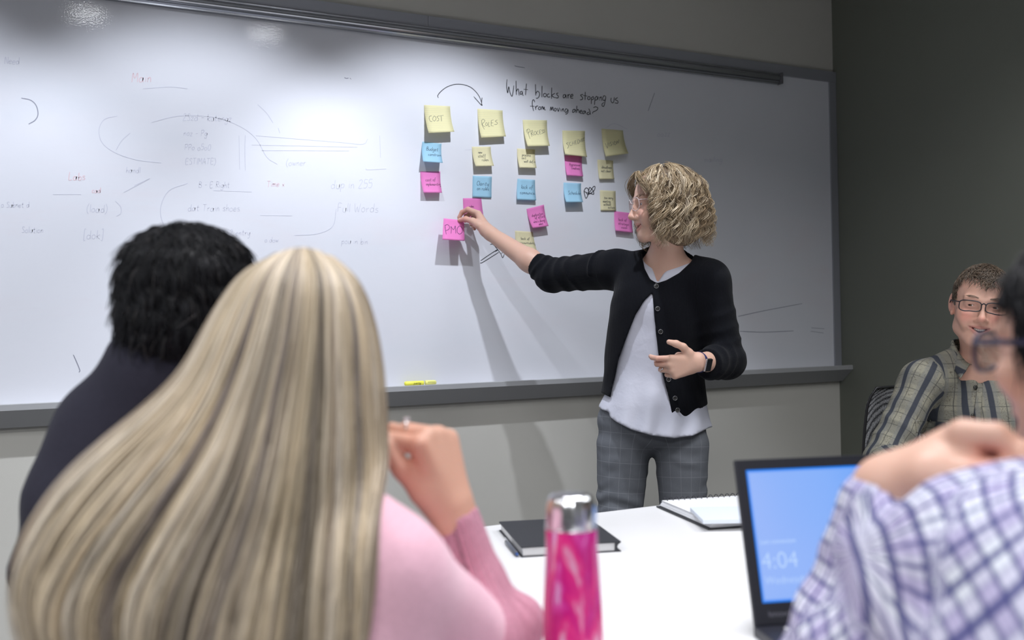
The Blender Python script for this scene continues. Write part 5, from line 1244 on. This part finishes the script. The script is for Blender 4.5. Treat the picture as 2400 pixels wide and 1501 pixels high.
leaf('front_band', [(2292, 900), (2304, 898), (2300, 960), (2296, 1050), (2290, 1100), (2274, 1100), (2280, 1040), (2284, 960)], .003, M_plaid, sm, tbm, 3.05)
pk = leaf('pocket_flap', [(2146, 985), (2236, 992), (2232, 1018), (2196, 1028), (2148, 1014)], .003, M_plaid, sm, tbm, 3.05)
M_snap = mat('dark_snap', (.05, .05, .045), .25, .4)
for px, py in ((2180, 987), (2284, 908), (2278, 975), (2272, 1045)):
    p, nn = hit(tbm, px, py)
    if p is not None: lathe('snap_button', [(0, .001), (.0062, .0005), (.0066, .002), (.004, .0038), (0, .0042)], M_snap, sm, p-FH*.0045, 16, -FH)
trousers_and_shoes(sm, js)
chair('office chair with grey mesh back behind the smiling person by the right wall', *(hipm-RH*.055)[:2], nrm(-FH*.95+RH*.25), back_h=.985)
settle(sm, (hipm[0], hipm[1], 0))

# ------------------------------------------------------------------ dark-haired person, seen from behind, left
dk = thing('person', 'dark-haired person in a charcoal sweater seen from behind, leftmost at the table', 'person')
fd = nrm(FH*.80+RH*.60); HK = Head(A(462, 722, 1.50), fd-ZU*.05, ZU*1.0+RH*.03, .98)
S = SDF(); nk = A(372, 880, 1.48); HK.prims(S, nk, .06)
d1, d2 = A(272, 1035, 1.47), A(610, 985, 1.66); hipd = np.array([*(A(300, 1100, 1.40)[:2]), .60])
S.cap(d1, d2, .052, .052, .03); S.cap(nk, A(300, 960, 1.48), .05, .045, .05); S.cap(nk, A(500, 930, 1.56), .05, .045, .05)
cdk = (d1+d2)/2-ZU*.14; Rk = frame(fd, ZU); S.ell(cdk, (.165, .11, .19), Rk, .05); S.cap(cdk, hipd, .12, .13, .05)
ed1 = A(105, 1420, 1.42); wd1 = np.array([TX0+.12, ed1[1]+.02, TZ+.03]); ed1 = np.array([TX0-.10, -1.95, TZ+.04])
ed1 = A(135, 1330, 1.42); wd1 = ed1+fd*.20+RH*.08; 
ed2 = d2+fd*.06-ZU*.24+RH*.02; ed2[2] = max(ed2[2], TZ+.05); wd2 = ed2+FH*.20-RH*.02; wd2[2] = TZ+.035
for s_, e_, w_ in ((d1, ed1, wd1), (d2, ed2, wd2)): S.cap(s_, e_, .05, .042, .02); S.cap(e_, w_, .041, .027, .02)
hand(S, wd1, nrm(fd+RH*.3), ZU, RH, 1.0, curls=((20, 30, 15),)*4); hand(S, wd2, nrm(FH-RH*.5), ZU, -RH, 1.0, curls=((18, 25, 12),)*4)
jk = seated(S, hipd, nrm(fd*1.0+RH*.1), thigh=.38)
lo_, hi_ = around([HK.c+ZU*.02, d1, d2, ed1, ed2, wd1, wd2, jk[0][1], jk[1][1], jk[0][2]+fd*.1, hipd], .14); lo_[2] = 0
sk2 = SKIN*np.array([.62, .58, .55])
surface('body', S, box_axes(lo_, hi_, .011, [(HK.c[0]-.11, HK.c[0]+.11, .0045)], [(HK.c[1]-.12, HK.c[1]+.12, .0045)], [(HK.c[2]-.13, HK.c[2]+.08, .0045)]), M_skin, dk, color=lambda V: HK.skin(V, sk2, .3))
HK.eyes(dk, look=fd)
clip_k = lambda L: np.where(L[:, 1] > .045, .055-L[:, 2], np.where(L[:, 1] > -.02, -.035-L[:, 2], -.105-L[:, 2]))
def hair_k(S): S.ell(HK.w(0, -.036, -.030), np.array([.078, .082, .078])*HK.sc, HK.R, .03); S.ell(HK.w(0, -.02, .05), np.array([.080, .097, .072])*HK.sc, HK.R, .02)
sk_ = scalp(dk, HK, (.006, .006, .008), M_dark, .007, clip_k, extra=hair_k, rough=.0035)
def flow_k(L):
    # whorl near the crown, falling down on every side
    v = np.array([L[0]+.012, L[1]+.05, 0]); v /= np.linalg.norm(v)+1e-6
    return (v[0]*1.0, v[1]*1.0, -1.2 if L[2] < .08 else -.15)
S9 = {'n': 0}
def cap_hair(parent, cap, head, flow, count, zmin, seed=12):
    r = np.random.default_rng(seed); st = []; cc = []; me = cap.data; nv = len(me.vertices)
    V = np.array([v.co[:] for v in me.vertices]); N = np.array([v.normal[:] for v in me.vertices]); Lc = head.loc(V)
    for i in r.permutation(nv)[:count]:
        L = Lc[i]
        if L[2] < zmin: continue
        nn = N[i]; q = V[i]-nn*.001; n_ = 7; ln = r.uniform(.018, .050) if L[2] > -.05 else r.uniform(.010, .022); P = [q.copy()]
        fl = np.array(flow(L))+r.normal(size=3)*.28+.3*np.array([math.sin(L[2]*55), math.cos(L[0]*60), 0]); fl = fl@head.R; t = nrm(fl-np.dot(fl, nn)*nn); d = nrm(t+nn*r.uniform(.15, .5))
        for k in range(n_): q = q+d*ln/n_; d = nrm(d+t*.2-nn*.10-ZU*.10); P.append(q.copy())
        st.append((np.array(P), np.linspace(1, .2, len(P))*r.uniform(.0008, .0015))); b = r.uniform(.4, 1.5); cc.append(np.array([.010, .010, .013])*b if r.uniform() > .08 else np.array([.045, .04, .04])*b)
    return tubes('hair', st, M_dark, parent, 3, cc)
cap_hair(dk, sk_, HK, flow_k, 6500, -.092)
M_char = knit('charcoal_sweater', (.028, .027, .040), 900, .3, .9); S = SDF()
S.cap(d1, d2, .068, .066, .03); S.cap(nk-ZU*.01, A(300, 965, 1.48), .068, .062, .06); S.cap(nk-ZU*.01, A(505, 935, 1.56), .068, .06, .06); S.cap(nk-ZU*.06, nk+ZU*.030+fd*.004, .078, .070, .02)
S.ell(cdk, (.185, .13, .21), Rk, .05); S.cap(cdk, hipd, .14, .15, .05); S.cap(A(235, 1020, 1.46), A(175, 1180, 1.43), .07, .07, .04)
for s_, e_, w_ in ((d1, ed1, wd1), (d2, ed2, wd2)): S.cap(s_, e_, .070, .062, .03); S.cap(e_, e_+(w_-e_)*.9, .058, .040, .02)
S.cap(nk+ZU*.0, nk+ZU*.12+fd*.01, .0615, .0615, .002, True)
lo_, hi_ = around([d1, d2, ed1, ed2, wd1, wd2, hipd, nk], .14)
surface('sweater', S, box_axes(lo_, hi_, .0095), M_char, dk, post=lambda P, d: np.maximum(d+.004*wob(P, 16, 41)+.0012*wob(P, 40, 42), .50-P[:, 2]), smoothit=2)
trousers_and_shoes(dk, jk)
chair('office chair under the dark-haired person on the left', hipd[0], hipd[1], fd, back_h=.80)
settle(dk, (hipd[0], hipd[1], 0))

# ------------------------------------------------------------------ long-haired person in pink, foreground left
bl = thing('person', 'person with long straight blond hair and pink sweater, seen from behind in the foreground', 'person')
fb = nrm(FH*.97+RH*.25); HB = Head(A(722, 850, 1.18), fb-ZU*.05, ZU+RH*.04, .98, fem=True)
S = SDF(); nbk = A(672, 1085, 1.11); HB.prims(S, nbk, .048)
b1, b2 = A(300, 1405, 1.04), A(918, 1345, 1.06); hipb = np.array([*(A(560, 1500, .93)[:2]), .60]); Rb = frame(nrm(np.cross(ZU, b2-b1)), ZU)
S.cap(b1, b2, .045, .045, .03); S.cap(nbk, A(520, 1270, 1.05), .05, .04, .05); S.cap(nbk, A(800, 1240, 1.07), .05, .04, .05)
cb_ = (b1+b2)/2-ZU*.12; S.ell(cb_, (.145, .09, .17), Rb, .05); S.cap(cb_, hipb, .105, .12, .05)
eb2 = A(1160, 1590, 1.27); eb2[2] = TZ+.045; wb2 = A(1060, 1196, 1.255); eb1 = A(140, 1640, 1.10); eb1[2] = max(eb1[2], TZ+.05); wb1 = eb1+FH*.22+RH*.05; wb1[2] = TZ+.04
S.cap(b2, eb2, .042, .034, .02); S.cap(eb2, wb2, .034, .0235, .02); S.cap(b1, eb1, .042, .034, .02); S.cap(eb1, wb1, .034, .0235, .02)
Yb = nrm(ZU*.96-RH*.24-FH*.05)
hand(S, wb2, Yb, nrm(RH*.85-FH*.50+ZU*.1), -FH*.6-RH*.5, 1.12, curls=((70, 58, 20), (72, 60, 22), (72, 62, 24), (70, 62, 28)), splay=(3, 1, -1, -4),
     thumb=[(.028, .032, -.010), (.040, .062, -.020), (.040, .088, -.034), (.036, .108, -.046)])
hand(S, wb1, FH, ZU, RH, .92, curls=((20, 25, 12),)*4)
jb = seated(S, hipb, nrm(fb), thigh=.38)
lo_, hi_ = around([HB.c+ZU*.02, b1, b2, eb1, eb2, wb2+ZU*.1, jb[0][1], jb[1][1], jb[0][2]+fb*.1, hipb], .13); lo_[2] = 0
def bcol(V):
    c = HB.skin(V, SKIN*np.array([1.06, .95, .9]), .6); px, py, d = proj(V)
    t = (np.clip(1-np.hypot((px-965)/60, (py-1090)/110), 0, 1)*.7)[:, None]*(d > 1.1)[:, None]; return c*(1-t)+np.array([.60, .22, .15])*t  # palm shadow painted as dark red into the skin colour
surface('body', S, box_axes(lo_, hi_, .011, [(wb2[0]-.11, wb2[0]+.06, .003)], [(wb2[1]-.09, wb2[1]+.09, .003)], [(wb2[2]-.05, wb2[2]+.18, .003), (HB.c[2]-.12, HB.c[2]+.1, .005)]), M_skin, bl, color=bcol)
HB.eyes(bl, look=fb)
_tb = bvh([o for o in bl.children if o.name.startswith('body')][0]); _p, _n = hit(_tb, 952, 1003); _p = A(945, 990, 1.22) if _p is None else _p
rgb = tubes('ring', [(np.array([_p+FH*.008-ZU*.002+(RH*math.cos(q)*.0+ZU*math.sin(q)+FH*math.cos(q))*.0095 for q in np.linspace(0, 2*math.pi, 21)]), .0012)], bpy.data.materials['ring_silver'], bl, 6)
lathe('ring_stone', [(0, -.004), (.0045, .0), (.0035, .003), (0, .0036)], bpy.data.materials['ring_gem'], rgb, _p+ZU*.0085+FH*.008, 8, ZU)
# pink sweater
M_pink = knit('pink_knit', (.86, .50, .60), 1000, .3, .95, rib=0); M_pink.node_tree.nodes['Principled BSDF'].inputs['Sheen Weight'].default_value = .35
M_rib = knit('pink_ribbed_knit', (.84, .40, .52), 1000, .9, .95, rib=720)
S = SDF(); S.cap(b1, b2, .064, .058, .03); S.cap(nbk-ZU*.03, A(500, 1285, 1.04), .06, .06, .06); S.cap(nbk-ZU*.03, A(800, 1255, 1.07), .06, .055, .06); S.cap(A(240, 1440, 1.03), b1, .07, .066, .04)
S.ell(cb_, (.185, .12, .20), Rb, .05); S.cap(cb_, hipb, .13, .15, .05)
S.cap(b2, eb2+(b2-eb2)*.25, .058, .050, .03); S.cap(b1, eb1, .066, .056, .03); S.cap(eb1, eb1+(wb1-eb1)*.9, .05, .036, .02)
lo_, hi_ = around([b1, b2, eb1, eb2, wb1, hipb, nbk], .14)
sw_b = surface('sweater', S, box_axes(lo_, hi_, .0095), M_pink, bl, post=lambda P, d: np.maximum(d+.003*wob(P, 14, 51), .50-P[:, 2]), smoothit=2)
cf = eb2+(wb2-eb2)*.985; dcf = nrm(wb2-eb2)
S = SDF(); S.cap(eb2+(b2-eb2)*.2, eb2, .052, .050, .02); S.cap(eb2, eb2+(wb2-eb2)*.45, .050, .040, .02); S.cap(eb2+(wb2-eb2)*.45, cf, .039, .031, .015)
S.ell(eb2+RH*.035+ZU*.04+(-FH)*.01, (.030, .03, .035), FRONTM, .02)
Rcf = np.array([dcf, nrm(np.cross(dcf, FH)), np.cross(dcf, nrm(np.cross(dcf, FH)))]); S.box(cf+dcf*.05, (.05, .06, .06), Rcf, .004, .003, True)
lo_, hi_ = around([eb2, cf, eb2+(b2-eb2)*.25], .075)
surface('ribbed_cuff_sleeve', S, box_axes(lo_, hi_, .0042), M_rib, bl, post=lambda P, d: np.maximum(np.maximum(d+.003*wob(P, 30, 52)*np.clip((TZ+.18-P[:, 2])/.08, 0, 1), -(np.linalg.norm(P-cf-((P-cf)@dcf)[:, None]*dcf, axis=1)-.0265)-np.clip((cf-P)@dcf-.02, 0, 1)*3), TZ+.002-P[:, 2]), pat=patmap([('limb', eb2, cf, .035, FH)]))
# long hair: guide curves from the crown, then strands between them
GD = [  # (px, py, depth) from parting to tips, left to right across the back of the head
 [(645, 600, 1.20), (570, 640, 1.19), (498, 740, 1.16), (425, 870, 1.11), (325, 965, 1.06), (205, 1060, 1.02), (105, 1170, .99), (40, 1290, .97), (25, 1390, .97), (70, 1500, .965)],
 [(660, 590, 1.18), (592, 640, 1.14), (533, 755, 1.10), (470, 900, 1.06), (385, 1020, 1.01), (285, 1130, .975), (195, 1240, .955), (130, 1350, .95), (120, 1450, .95), (170, 1560, .94)],
 [(676, 585, 1.16), (625, 645, 1.105), (580, 780, 1.06), (525, 930, 1.03), (455, 1070, .985), (375, 1190, .955), (300, 1310, .94), (255, 1410, .935), (260, 1520, .93), (290, 1620, .93)],
 [(692, 582, 1.15), (662, 650, 1.085), (630, 800, 1.045), (590, 950, 1.015), (540, 1100, .975), (480, 1230, .95), (425, 1350, .935), (395, 1450, .93), (390, 1550, .925), (400, 1650, .925)],
 [(706, 581, 1.145), (701, 655, 1.075), (682, 810, 1.035), (655, 960, 1.01), (625, 1110, .975), (590, 1240, .955), (560, 1360, .94), (540, 1460, .935), (530, 1560, .93), (530, 1660, .93)],
 [(720, 582, 1.145), (740, 655, 1.075), (735, 810, 1.035), (722, 960, 1.01), (705, 1110, .98), (690, 1240, .965), (680, 1360, .955), (672, 1460, .95), (665, 1560, .945), (660, 1660, .945)],
 [(737, 586, 1.15), (776, 652, 1.09), (785, 810, 1.05), (788, 960, 1.025), (785, 1110, 1.0), (785, 1240, .99), (785, 1360, .98), (785, 1460, .975), (782, 1560, .97), (780, 1660, .97)],
 [(754, 592, 1.17), (808, 652, 1.125), (840, 770, 1.09), (845, 940, 1.06), (852, 1090, 1.04), (855, 1230, 1.02), (850, 1350, 1.0), (845, 1450, .99), (835, 1560, .99), (830, 1660, .985)],
 [(768, 602, 1.20), (830, 660, 1.175), (868, 770, 1.155), (890, 920, 1.13), (893, 1070, 1.11), (895, 1200, 1.08), (885, 1320, 1.05), (870, 1430, 1.03), (855, 1540, 1.02), (850, 1640, 1.01)]]
GW = np.array([resample(catmull([A(*q) for q in gdl], 6), 44) for gdl in GD])         # guides x points x 3
tsw = bvh(sw_b)
for i in range(GW.shape[0]):            # the hair lies on the sweater, never inside it
    for j in range(10, 44):
        v = Vector(GW[i, j]); pr_ = np.array(GW[i, j])-FH*.5; h = tsw.ray_cast(Vector(pr_), Vector(FH))
        if h[0] is not None:
            lim = np.array(h[0])@FH-.034
            if GW[i, j]@FH > lim: GW[i, j] += FH*(lim-GW[i, j]@FH)
for _ in range(3): GW[:, 1:-1] = .25*GW[:, :-2]+.5*GW[:, 1:-1]+.25*GW[:, 2:]
def guide(s):
    x = s*(len(GW)-1); i = min(int(x), len(GW)-2); f = x-i
    p0, p1, p2, p3 = GW[max(i-1, 0)], GW[i], GW[i+1], GW[min(i+2, len(GW)-1)]
    return .5*((2*p1)+(p2-p0)*f+(2*p0-5*p1+4*p2-p3)*f*f+(3*p1-p0-3*p2+p3)*f**3)
r = np.random.default_rng(5); st = []; cc = []
tones = [np.array(c) for c in ((.60, .50, .37), (.47, .375, .25), (.76, .67, .55), (.28, .22, .17), (.16, .13, .12), (.56, .44, .29))]
ntr = 60; tone_of = r.choice(6, ntr, p=[.27, .22, .18, .14, .10, .09]); off_of = r.uniform(-1, 1, ntr)
ctr = HB.c
for i in range(5600):
    s = r.uniform(0, 1); P = guide(s).copy(); e = np.linspace(0, 1, len(P))
    lay = r.uniform(0, 1)
    lock = int(s*ntr*.999); cen = (lock+.5)/ntr
    Pc = guide(cen); m = (np.clip(e*1.4-.2, 0, 1)*.45)[:, None]; P = P*(1-m)+Pc*m             # locks draw together towards the tips
    inward = nrm(np.array([ctr[0], ctr[1], 0])-np.array([CAM[0], CAM[1], 0])); P = P+FH*(lay*.028+.008*off_of[lock]*np.sin(e*3+off_of[lock]*3)[:, None]*0+.006*off_of[lock])*np.clip(e*3, .15, 1)[:, None]
    ph = r.uniform(0, 6.3); P = P+RH*(.0035*np.sin(e*9+ph+lock))[:, None]*e[:, None]+FH*(.003*np.sin(e*11+ph))[:, None]*e[:, None]
    cut = int(len(P)*(1-.34*r.uniform()**1.6*math.sin(math.pi*min(1, max(0, s*1.05-.05))))); P = P[:cut]
    if s < .10 or s > .93: P = P+RH*r.normal()*.002
    st.append((P, np.r_[np.linspace(.6, 1, 12), np.ones(len(P)-20), np.linspace(1, .3, 8)]*r.uniform(.0007, .0013)))
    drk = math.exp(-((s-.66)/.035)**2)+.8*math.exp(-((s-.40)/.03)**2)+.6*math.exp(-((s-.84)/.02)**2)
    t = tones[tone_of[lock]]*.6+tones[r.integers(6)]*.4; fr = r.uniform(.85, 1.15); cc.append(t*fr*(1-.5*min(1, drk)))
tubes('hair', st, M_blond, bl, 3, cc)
# under-layer: one thick sheet through the guides
n_s = 40; G_ = np.array([guide(k/(n_s-1)) for k in range(n_s)]); G_ = G_+FH*.022*np.clip(np.linspace(0, 4, 44), .1, 1)[None, :, None]; B_ = G_+FH*.018
G_[:, 31:] = G_[:, 31:32]+(G_[:, 31:]-G_[:, 31:32])*.12+FH*np.linspace(0, .03, 13)[None, :, None]; B_[:, 31:] = B_[:, 31:32]+(B_[:, 31:]-B_[:, 31:32])*.12+FH*np.linspace(0, .03, 13)[None, :, None]
V = np.vstack([G_.reshape(-1, 3), B_.reshape(-1, 3)]); K = n_s*44; F = []
for i in range(n_s-1):
    for j in range(43):
        a = i*44+j; F += [(a, a+1, a+45, a+44), (a+K, a+K+44, a+K+45, a+K+1)]
for j in range(43): a = j; F.append((a, a+K, a+K+1, a+1)); a = (n_s-1)*44+j; F.append((a, a+1, a+K+1, a+K))
for i in range(n_s-1): a = i*44+43; F.append((a, a+K, a+K+44, a+44)); a = i*44; F.append((a, a+44, a+K+44, a+K))
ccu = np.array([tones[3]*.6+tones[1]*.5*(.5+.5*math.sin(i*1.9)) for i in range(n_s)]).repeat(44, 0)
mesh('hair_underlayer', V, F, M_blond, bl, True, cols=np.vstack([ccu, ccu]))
scalp(bl, HB, (.40, .32, .23), M_blond, .0015, lambda L: np.where(L[:, 1] > .05, .055-L[:, 2], -.06-L[:, 2]), name='scalp_hair')
trousers_and_shoes(bl, jb)
chair('office chair under the person in the pink sweater', hipb[0], hipb[1], fb, back_h=.78)
settle(bl, (hipb[0], hipb[1], 0))

# ------------------------------------------------------------------ person in a blue check shirt, foreground right
ck = thing('person', 'person in blue and white checked shirt resting chin on fist, foreground right', 'person')
fc = nrm(FH*.90-RH*.42); HC_ = Head(A(2572, 812, .98), fc-ZU*.02, ZU, 1.0, slit=.004)
S = SDF(); nc = A(2600, 1130, .90); HC_.prims(S, nc, .06)
c1, c2 = A(2335, 1335, .90), A(2960, 1450, .74); hipc = np.array([*(A(2750, 1500, .72)[:2]), .60]); Rc_ = frame(nrm(np.cross(ZU, c2-c1)), ZU)
S.cap(c1, c2, .05, .05, .03); S.cap(nc, c1, .05, .045, .05); S.cap(nc, c2, .05, .045, .05)
cc_ = (c1+c2)/2-ZU*.13; S.ell(cc_, (.165, .11, .19), Rc_, .05); S.cap(cc_, hipc, .12, .13, .05)
ec, wch = A(1925, 1690, 1.03), A(2085, 1150, 1.02); ec[2] = TZ+.055
S.cap(c1, ec, .048, .042, .02); S.cap(ec, wch, .042, .0285, .02)
k1 = A(2255, 1040, 1.0)
for q, r0, r1 in (((2262, 1030, .99), .027, .020), ((2268, 1065, .985), .028, .021), ((2262, 1095, 1.0), .025, .017)): S.cap(wch, A(*q), r0, r1, .02)
S.cap(wch, A(2180, 1120, .975), .026, .024, .02); S.cap(A(2180, 1120, .975), A(2270, 1116, .955), .023, .0165, .015)
S.chain([A(2270, 1112, .955), A(2330, 1108, .945), A(2400, 1096, .945)], [.0150, .0122, .0095], .006)
S.chain([A(2258, 1018, .975), A(2335, 1022, .955), A(2372, 1052, .950), A(2372, 1078, .965)], [.0155, .0125, .0108, .009], .006)
S.chain([A(2262, 1030, .995), A(2345, 1030, .985), A(2385, 1065, .98)], [.0155, .0125, .0105], .005); S.chain([A(2262, 1050, 1.01), A(2345, 1050, 1.01), A(2380, 1085, 1.0)], [.0145, .012, .010], .005); S.chain([A(2262, 1080, 1.02), A(2335, 1085, 1.02), A(2360, 1105, 1.01)], [.013, .010, .009], .005)
ec2 = c2-ZU*.24+FH*.10; ec2[2] = max(ec2[2], TZ+.055); wc2 = ec2+FH*.20-RH*.08; wc2[2] = TZ+.04
S.cap(c2, ec2, .048, .042, .02); S.cap(ec2, wc2, .041, .028, .02); hand(S, wc2, nrm(FH-RH*.5), ZU, -RH, 1.0, curls=((18, 25, 12),)*4)
jc = seated(S, hipc, FH, thigh=.36)
lo_, hi_ = around([HC_.c+ZU*.02, c1, c2, ec, ec2, wch, wc2+FH*.15, jc[0][1], jc[1][1], jc[0][2]+FH*.1, hipc], .13); lo_[2] = 0
def ccol(V):
    c = HC_.skin(V, SKIN*np.array([1.0, .98, .98]), .5); px, py, d = proj(V)
    t = (np.clip(1-np.hypot((px-2320)/75, (py-1068)/40), 0, 1)*.8)[:, None]*(d > .9)[:, None]; return c*(1-t)+np.array([.62, .24, .18])*t
surface('body', S, box_axes(lo_, hi_, .011, [(k1[0]-.18, k1[0]+.12, .0035)], [(k1[1]-.12, k1[1]+.10, .0035)], [(k1[2]-.08, k1[2]+.25, .0035)]), M_skin, ck, color=ccol)
HC_.eyes(ck, look=fc, iris=M_iris2)
glasses(ck, HC_, mat('dark_blue_frame', (.02, .02, .05), .25), M_lens, hw=.027, hh=.0195, y=.101, zc=-.004, rad=.0027, boxy=3.2, half_w=.034)
clip_c = lambda L: np.where(L[:, 1] > .035, .052-L[:, 2], np.where(L[:, 1] > .0, -.01-L[:, 2], -.085-L[:, 2]))
sc_ = scalp(ck, HC_, (.012, .011, .014), M_dark, .006, clip_c, rough=.002)
cap_hair(ck, sc_, HC_, lambda L: (0, -.3, -1) if L[2] < .08 else (L[0]*8, -.2, -.3), 5000, -.08, 14)
def check_c():
    m = mat('blue_check_shirt', rough=.8); g = NT(m); s_ = g.sep(g.attr('pat').outputs['Vector'])
    c = g.mix(stripe(g, s_[1], .038, .5, .0, .05), (.74, .77, .84), (.48, .44, .64))
    c2 = g.mix(stripe(g, s_[0], .038, .5, .25, .05), (.74, .77, .84), (.50, .46, .66)); c = g.mix(.5, c, c2)
    l1 = g.math('MAXIMUM', stripe(g, s_[0], .019, .20, 0, .25), g.math('MULTIPLY', stripe(g, s_[0], .019, .10, .5, .4), .35)); l2 = g.math('MAXIMUM', stripe(g, s_[1], .019, .20, 0, .25), g.math('MULTIPLY', stripe(g, s_[1], .019, .10, .5, .4), .3))
    c = g.mix(g.math('MULTIPLY', l1, .85), c, (.045, .05, .20)); c = g.mix(g.math('MULTIPLY', l2, .85), c, (.04, .045, .18)); g.base(c)
    g.bump(g.noise(g.obj(), 800, 2), .2, .0006); return m
M_check = check_c()
S = SDF(); S.cap(c1, c2, .072, .068, .03); S.cap(nc-ZU*.07, c1, .06, .066, .05); S.cap(nc-ZU*.06, c2, .07, .06, .05); S.cap(A(2210, 1310, .96), A(2430, 1285, .89), .054, .058, .04)
S.ell(cc_, (.20, .14, .22), Rc_, .05); S.cap(cc_, hipc, .15, .16, .05); S.cap(A(2200, 1420, .97), cc_, .085, .12, .06)
S.cap(c1, ec, .078, .066, .03); cfc = ec+(wch-ec)*.96; S.cap(ec, cfc, .062, .045, .02); S.cap(c2, ec2, .07, .06, .03); S.cap(ec2, ec2+(wc2-ec2)*.85, .055, .042, .02)
dcc = nrm(wch-ec); Rcc = np.array([dcc, nrm(np.cross(dcc, FH)), np.cross(dcc, nrm(np.cross(dcc, FH)))]); S.box(cfc+dcc*.032, (.03, .07, .07), Rcc, .006, .004, True)
S.cap(cfc-dcc*.035, cfc-dcc*.012, .047, .049, .004)
lo_, hi_ = around([c1, c2, ec, ec2, wch, wc2, hipc, nc], .14)
def post_k(P, d):
    d = d+.004*wob(P, 17, 61)+.002*wob(P, 38, 62)
    for a, b, r, amp in ((ec, cfc, .05, .006), (c1, ec, .07, .005)):
        t, m = sleeve(P, a, b, r); d = d+m*amp*(np.abs(np.sin(t*34+1.6*wob(P, 10, 63)))-.6)
    d = np.maximum(d, -(np.linalg.norm(P-wch-((P-wch)@dcc)[:, None]*dcc, axis=1)-.033)-np.clip((cfc-P)@dcc-.03, 0, 1)*4)
    return np.maximum(np.maximum(d, .50-P[:, 2]), np.where((P[:, 1] > TY0) & (P[:, 2] > TZ-.1), TZ+.002-P[:, 2], -1))
surface('checked_shirt', S, box_axes(lo_, hi_, .0085, [(wch[0]-.1, wch[0]+.2, .006)]), M_check, ck, post=post_k, pat=patmap([('limb', ec, cfc, .055, -FH, .01), ('limb', ec, c1, .075, -FH, .0), ('limb', A(2150, 1300, .95), c1-ZU*.0+RH*.3, .09, -FH, .35), ('limb', c2, ec2, .07, -FH)]), smoothit=2)
trousers_and_shoes(ck, jc)
chair('office chair under the person in the checked shirt', hipc[0], hipc[1], FH, back_h=.78)
settle(ck, (hipc[0], hipc[1], 0))

for root_ in (sm, dk, bl, ck):
    for o_s in root_.children:
        if o_s.name.startswith(('hair', 'eyebrows', 'scalp')): o_s['kind'] = 'stuff'
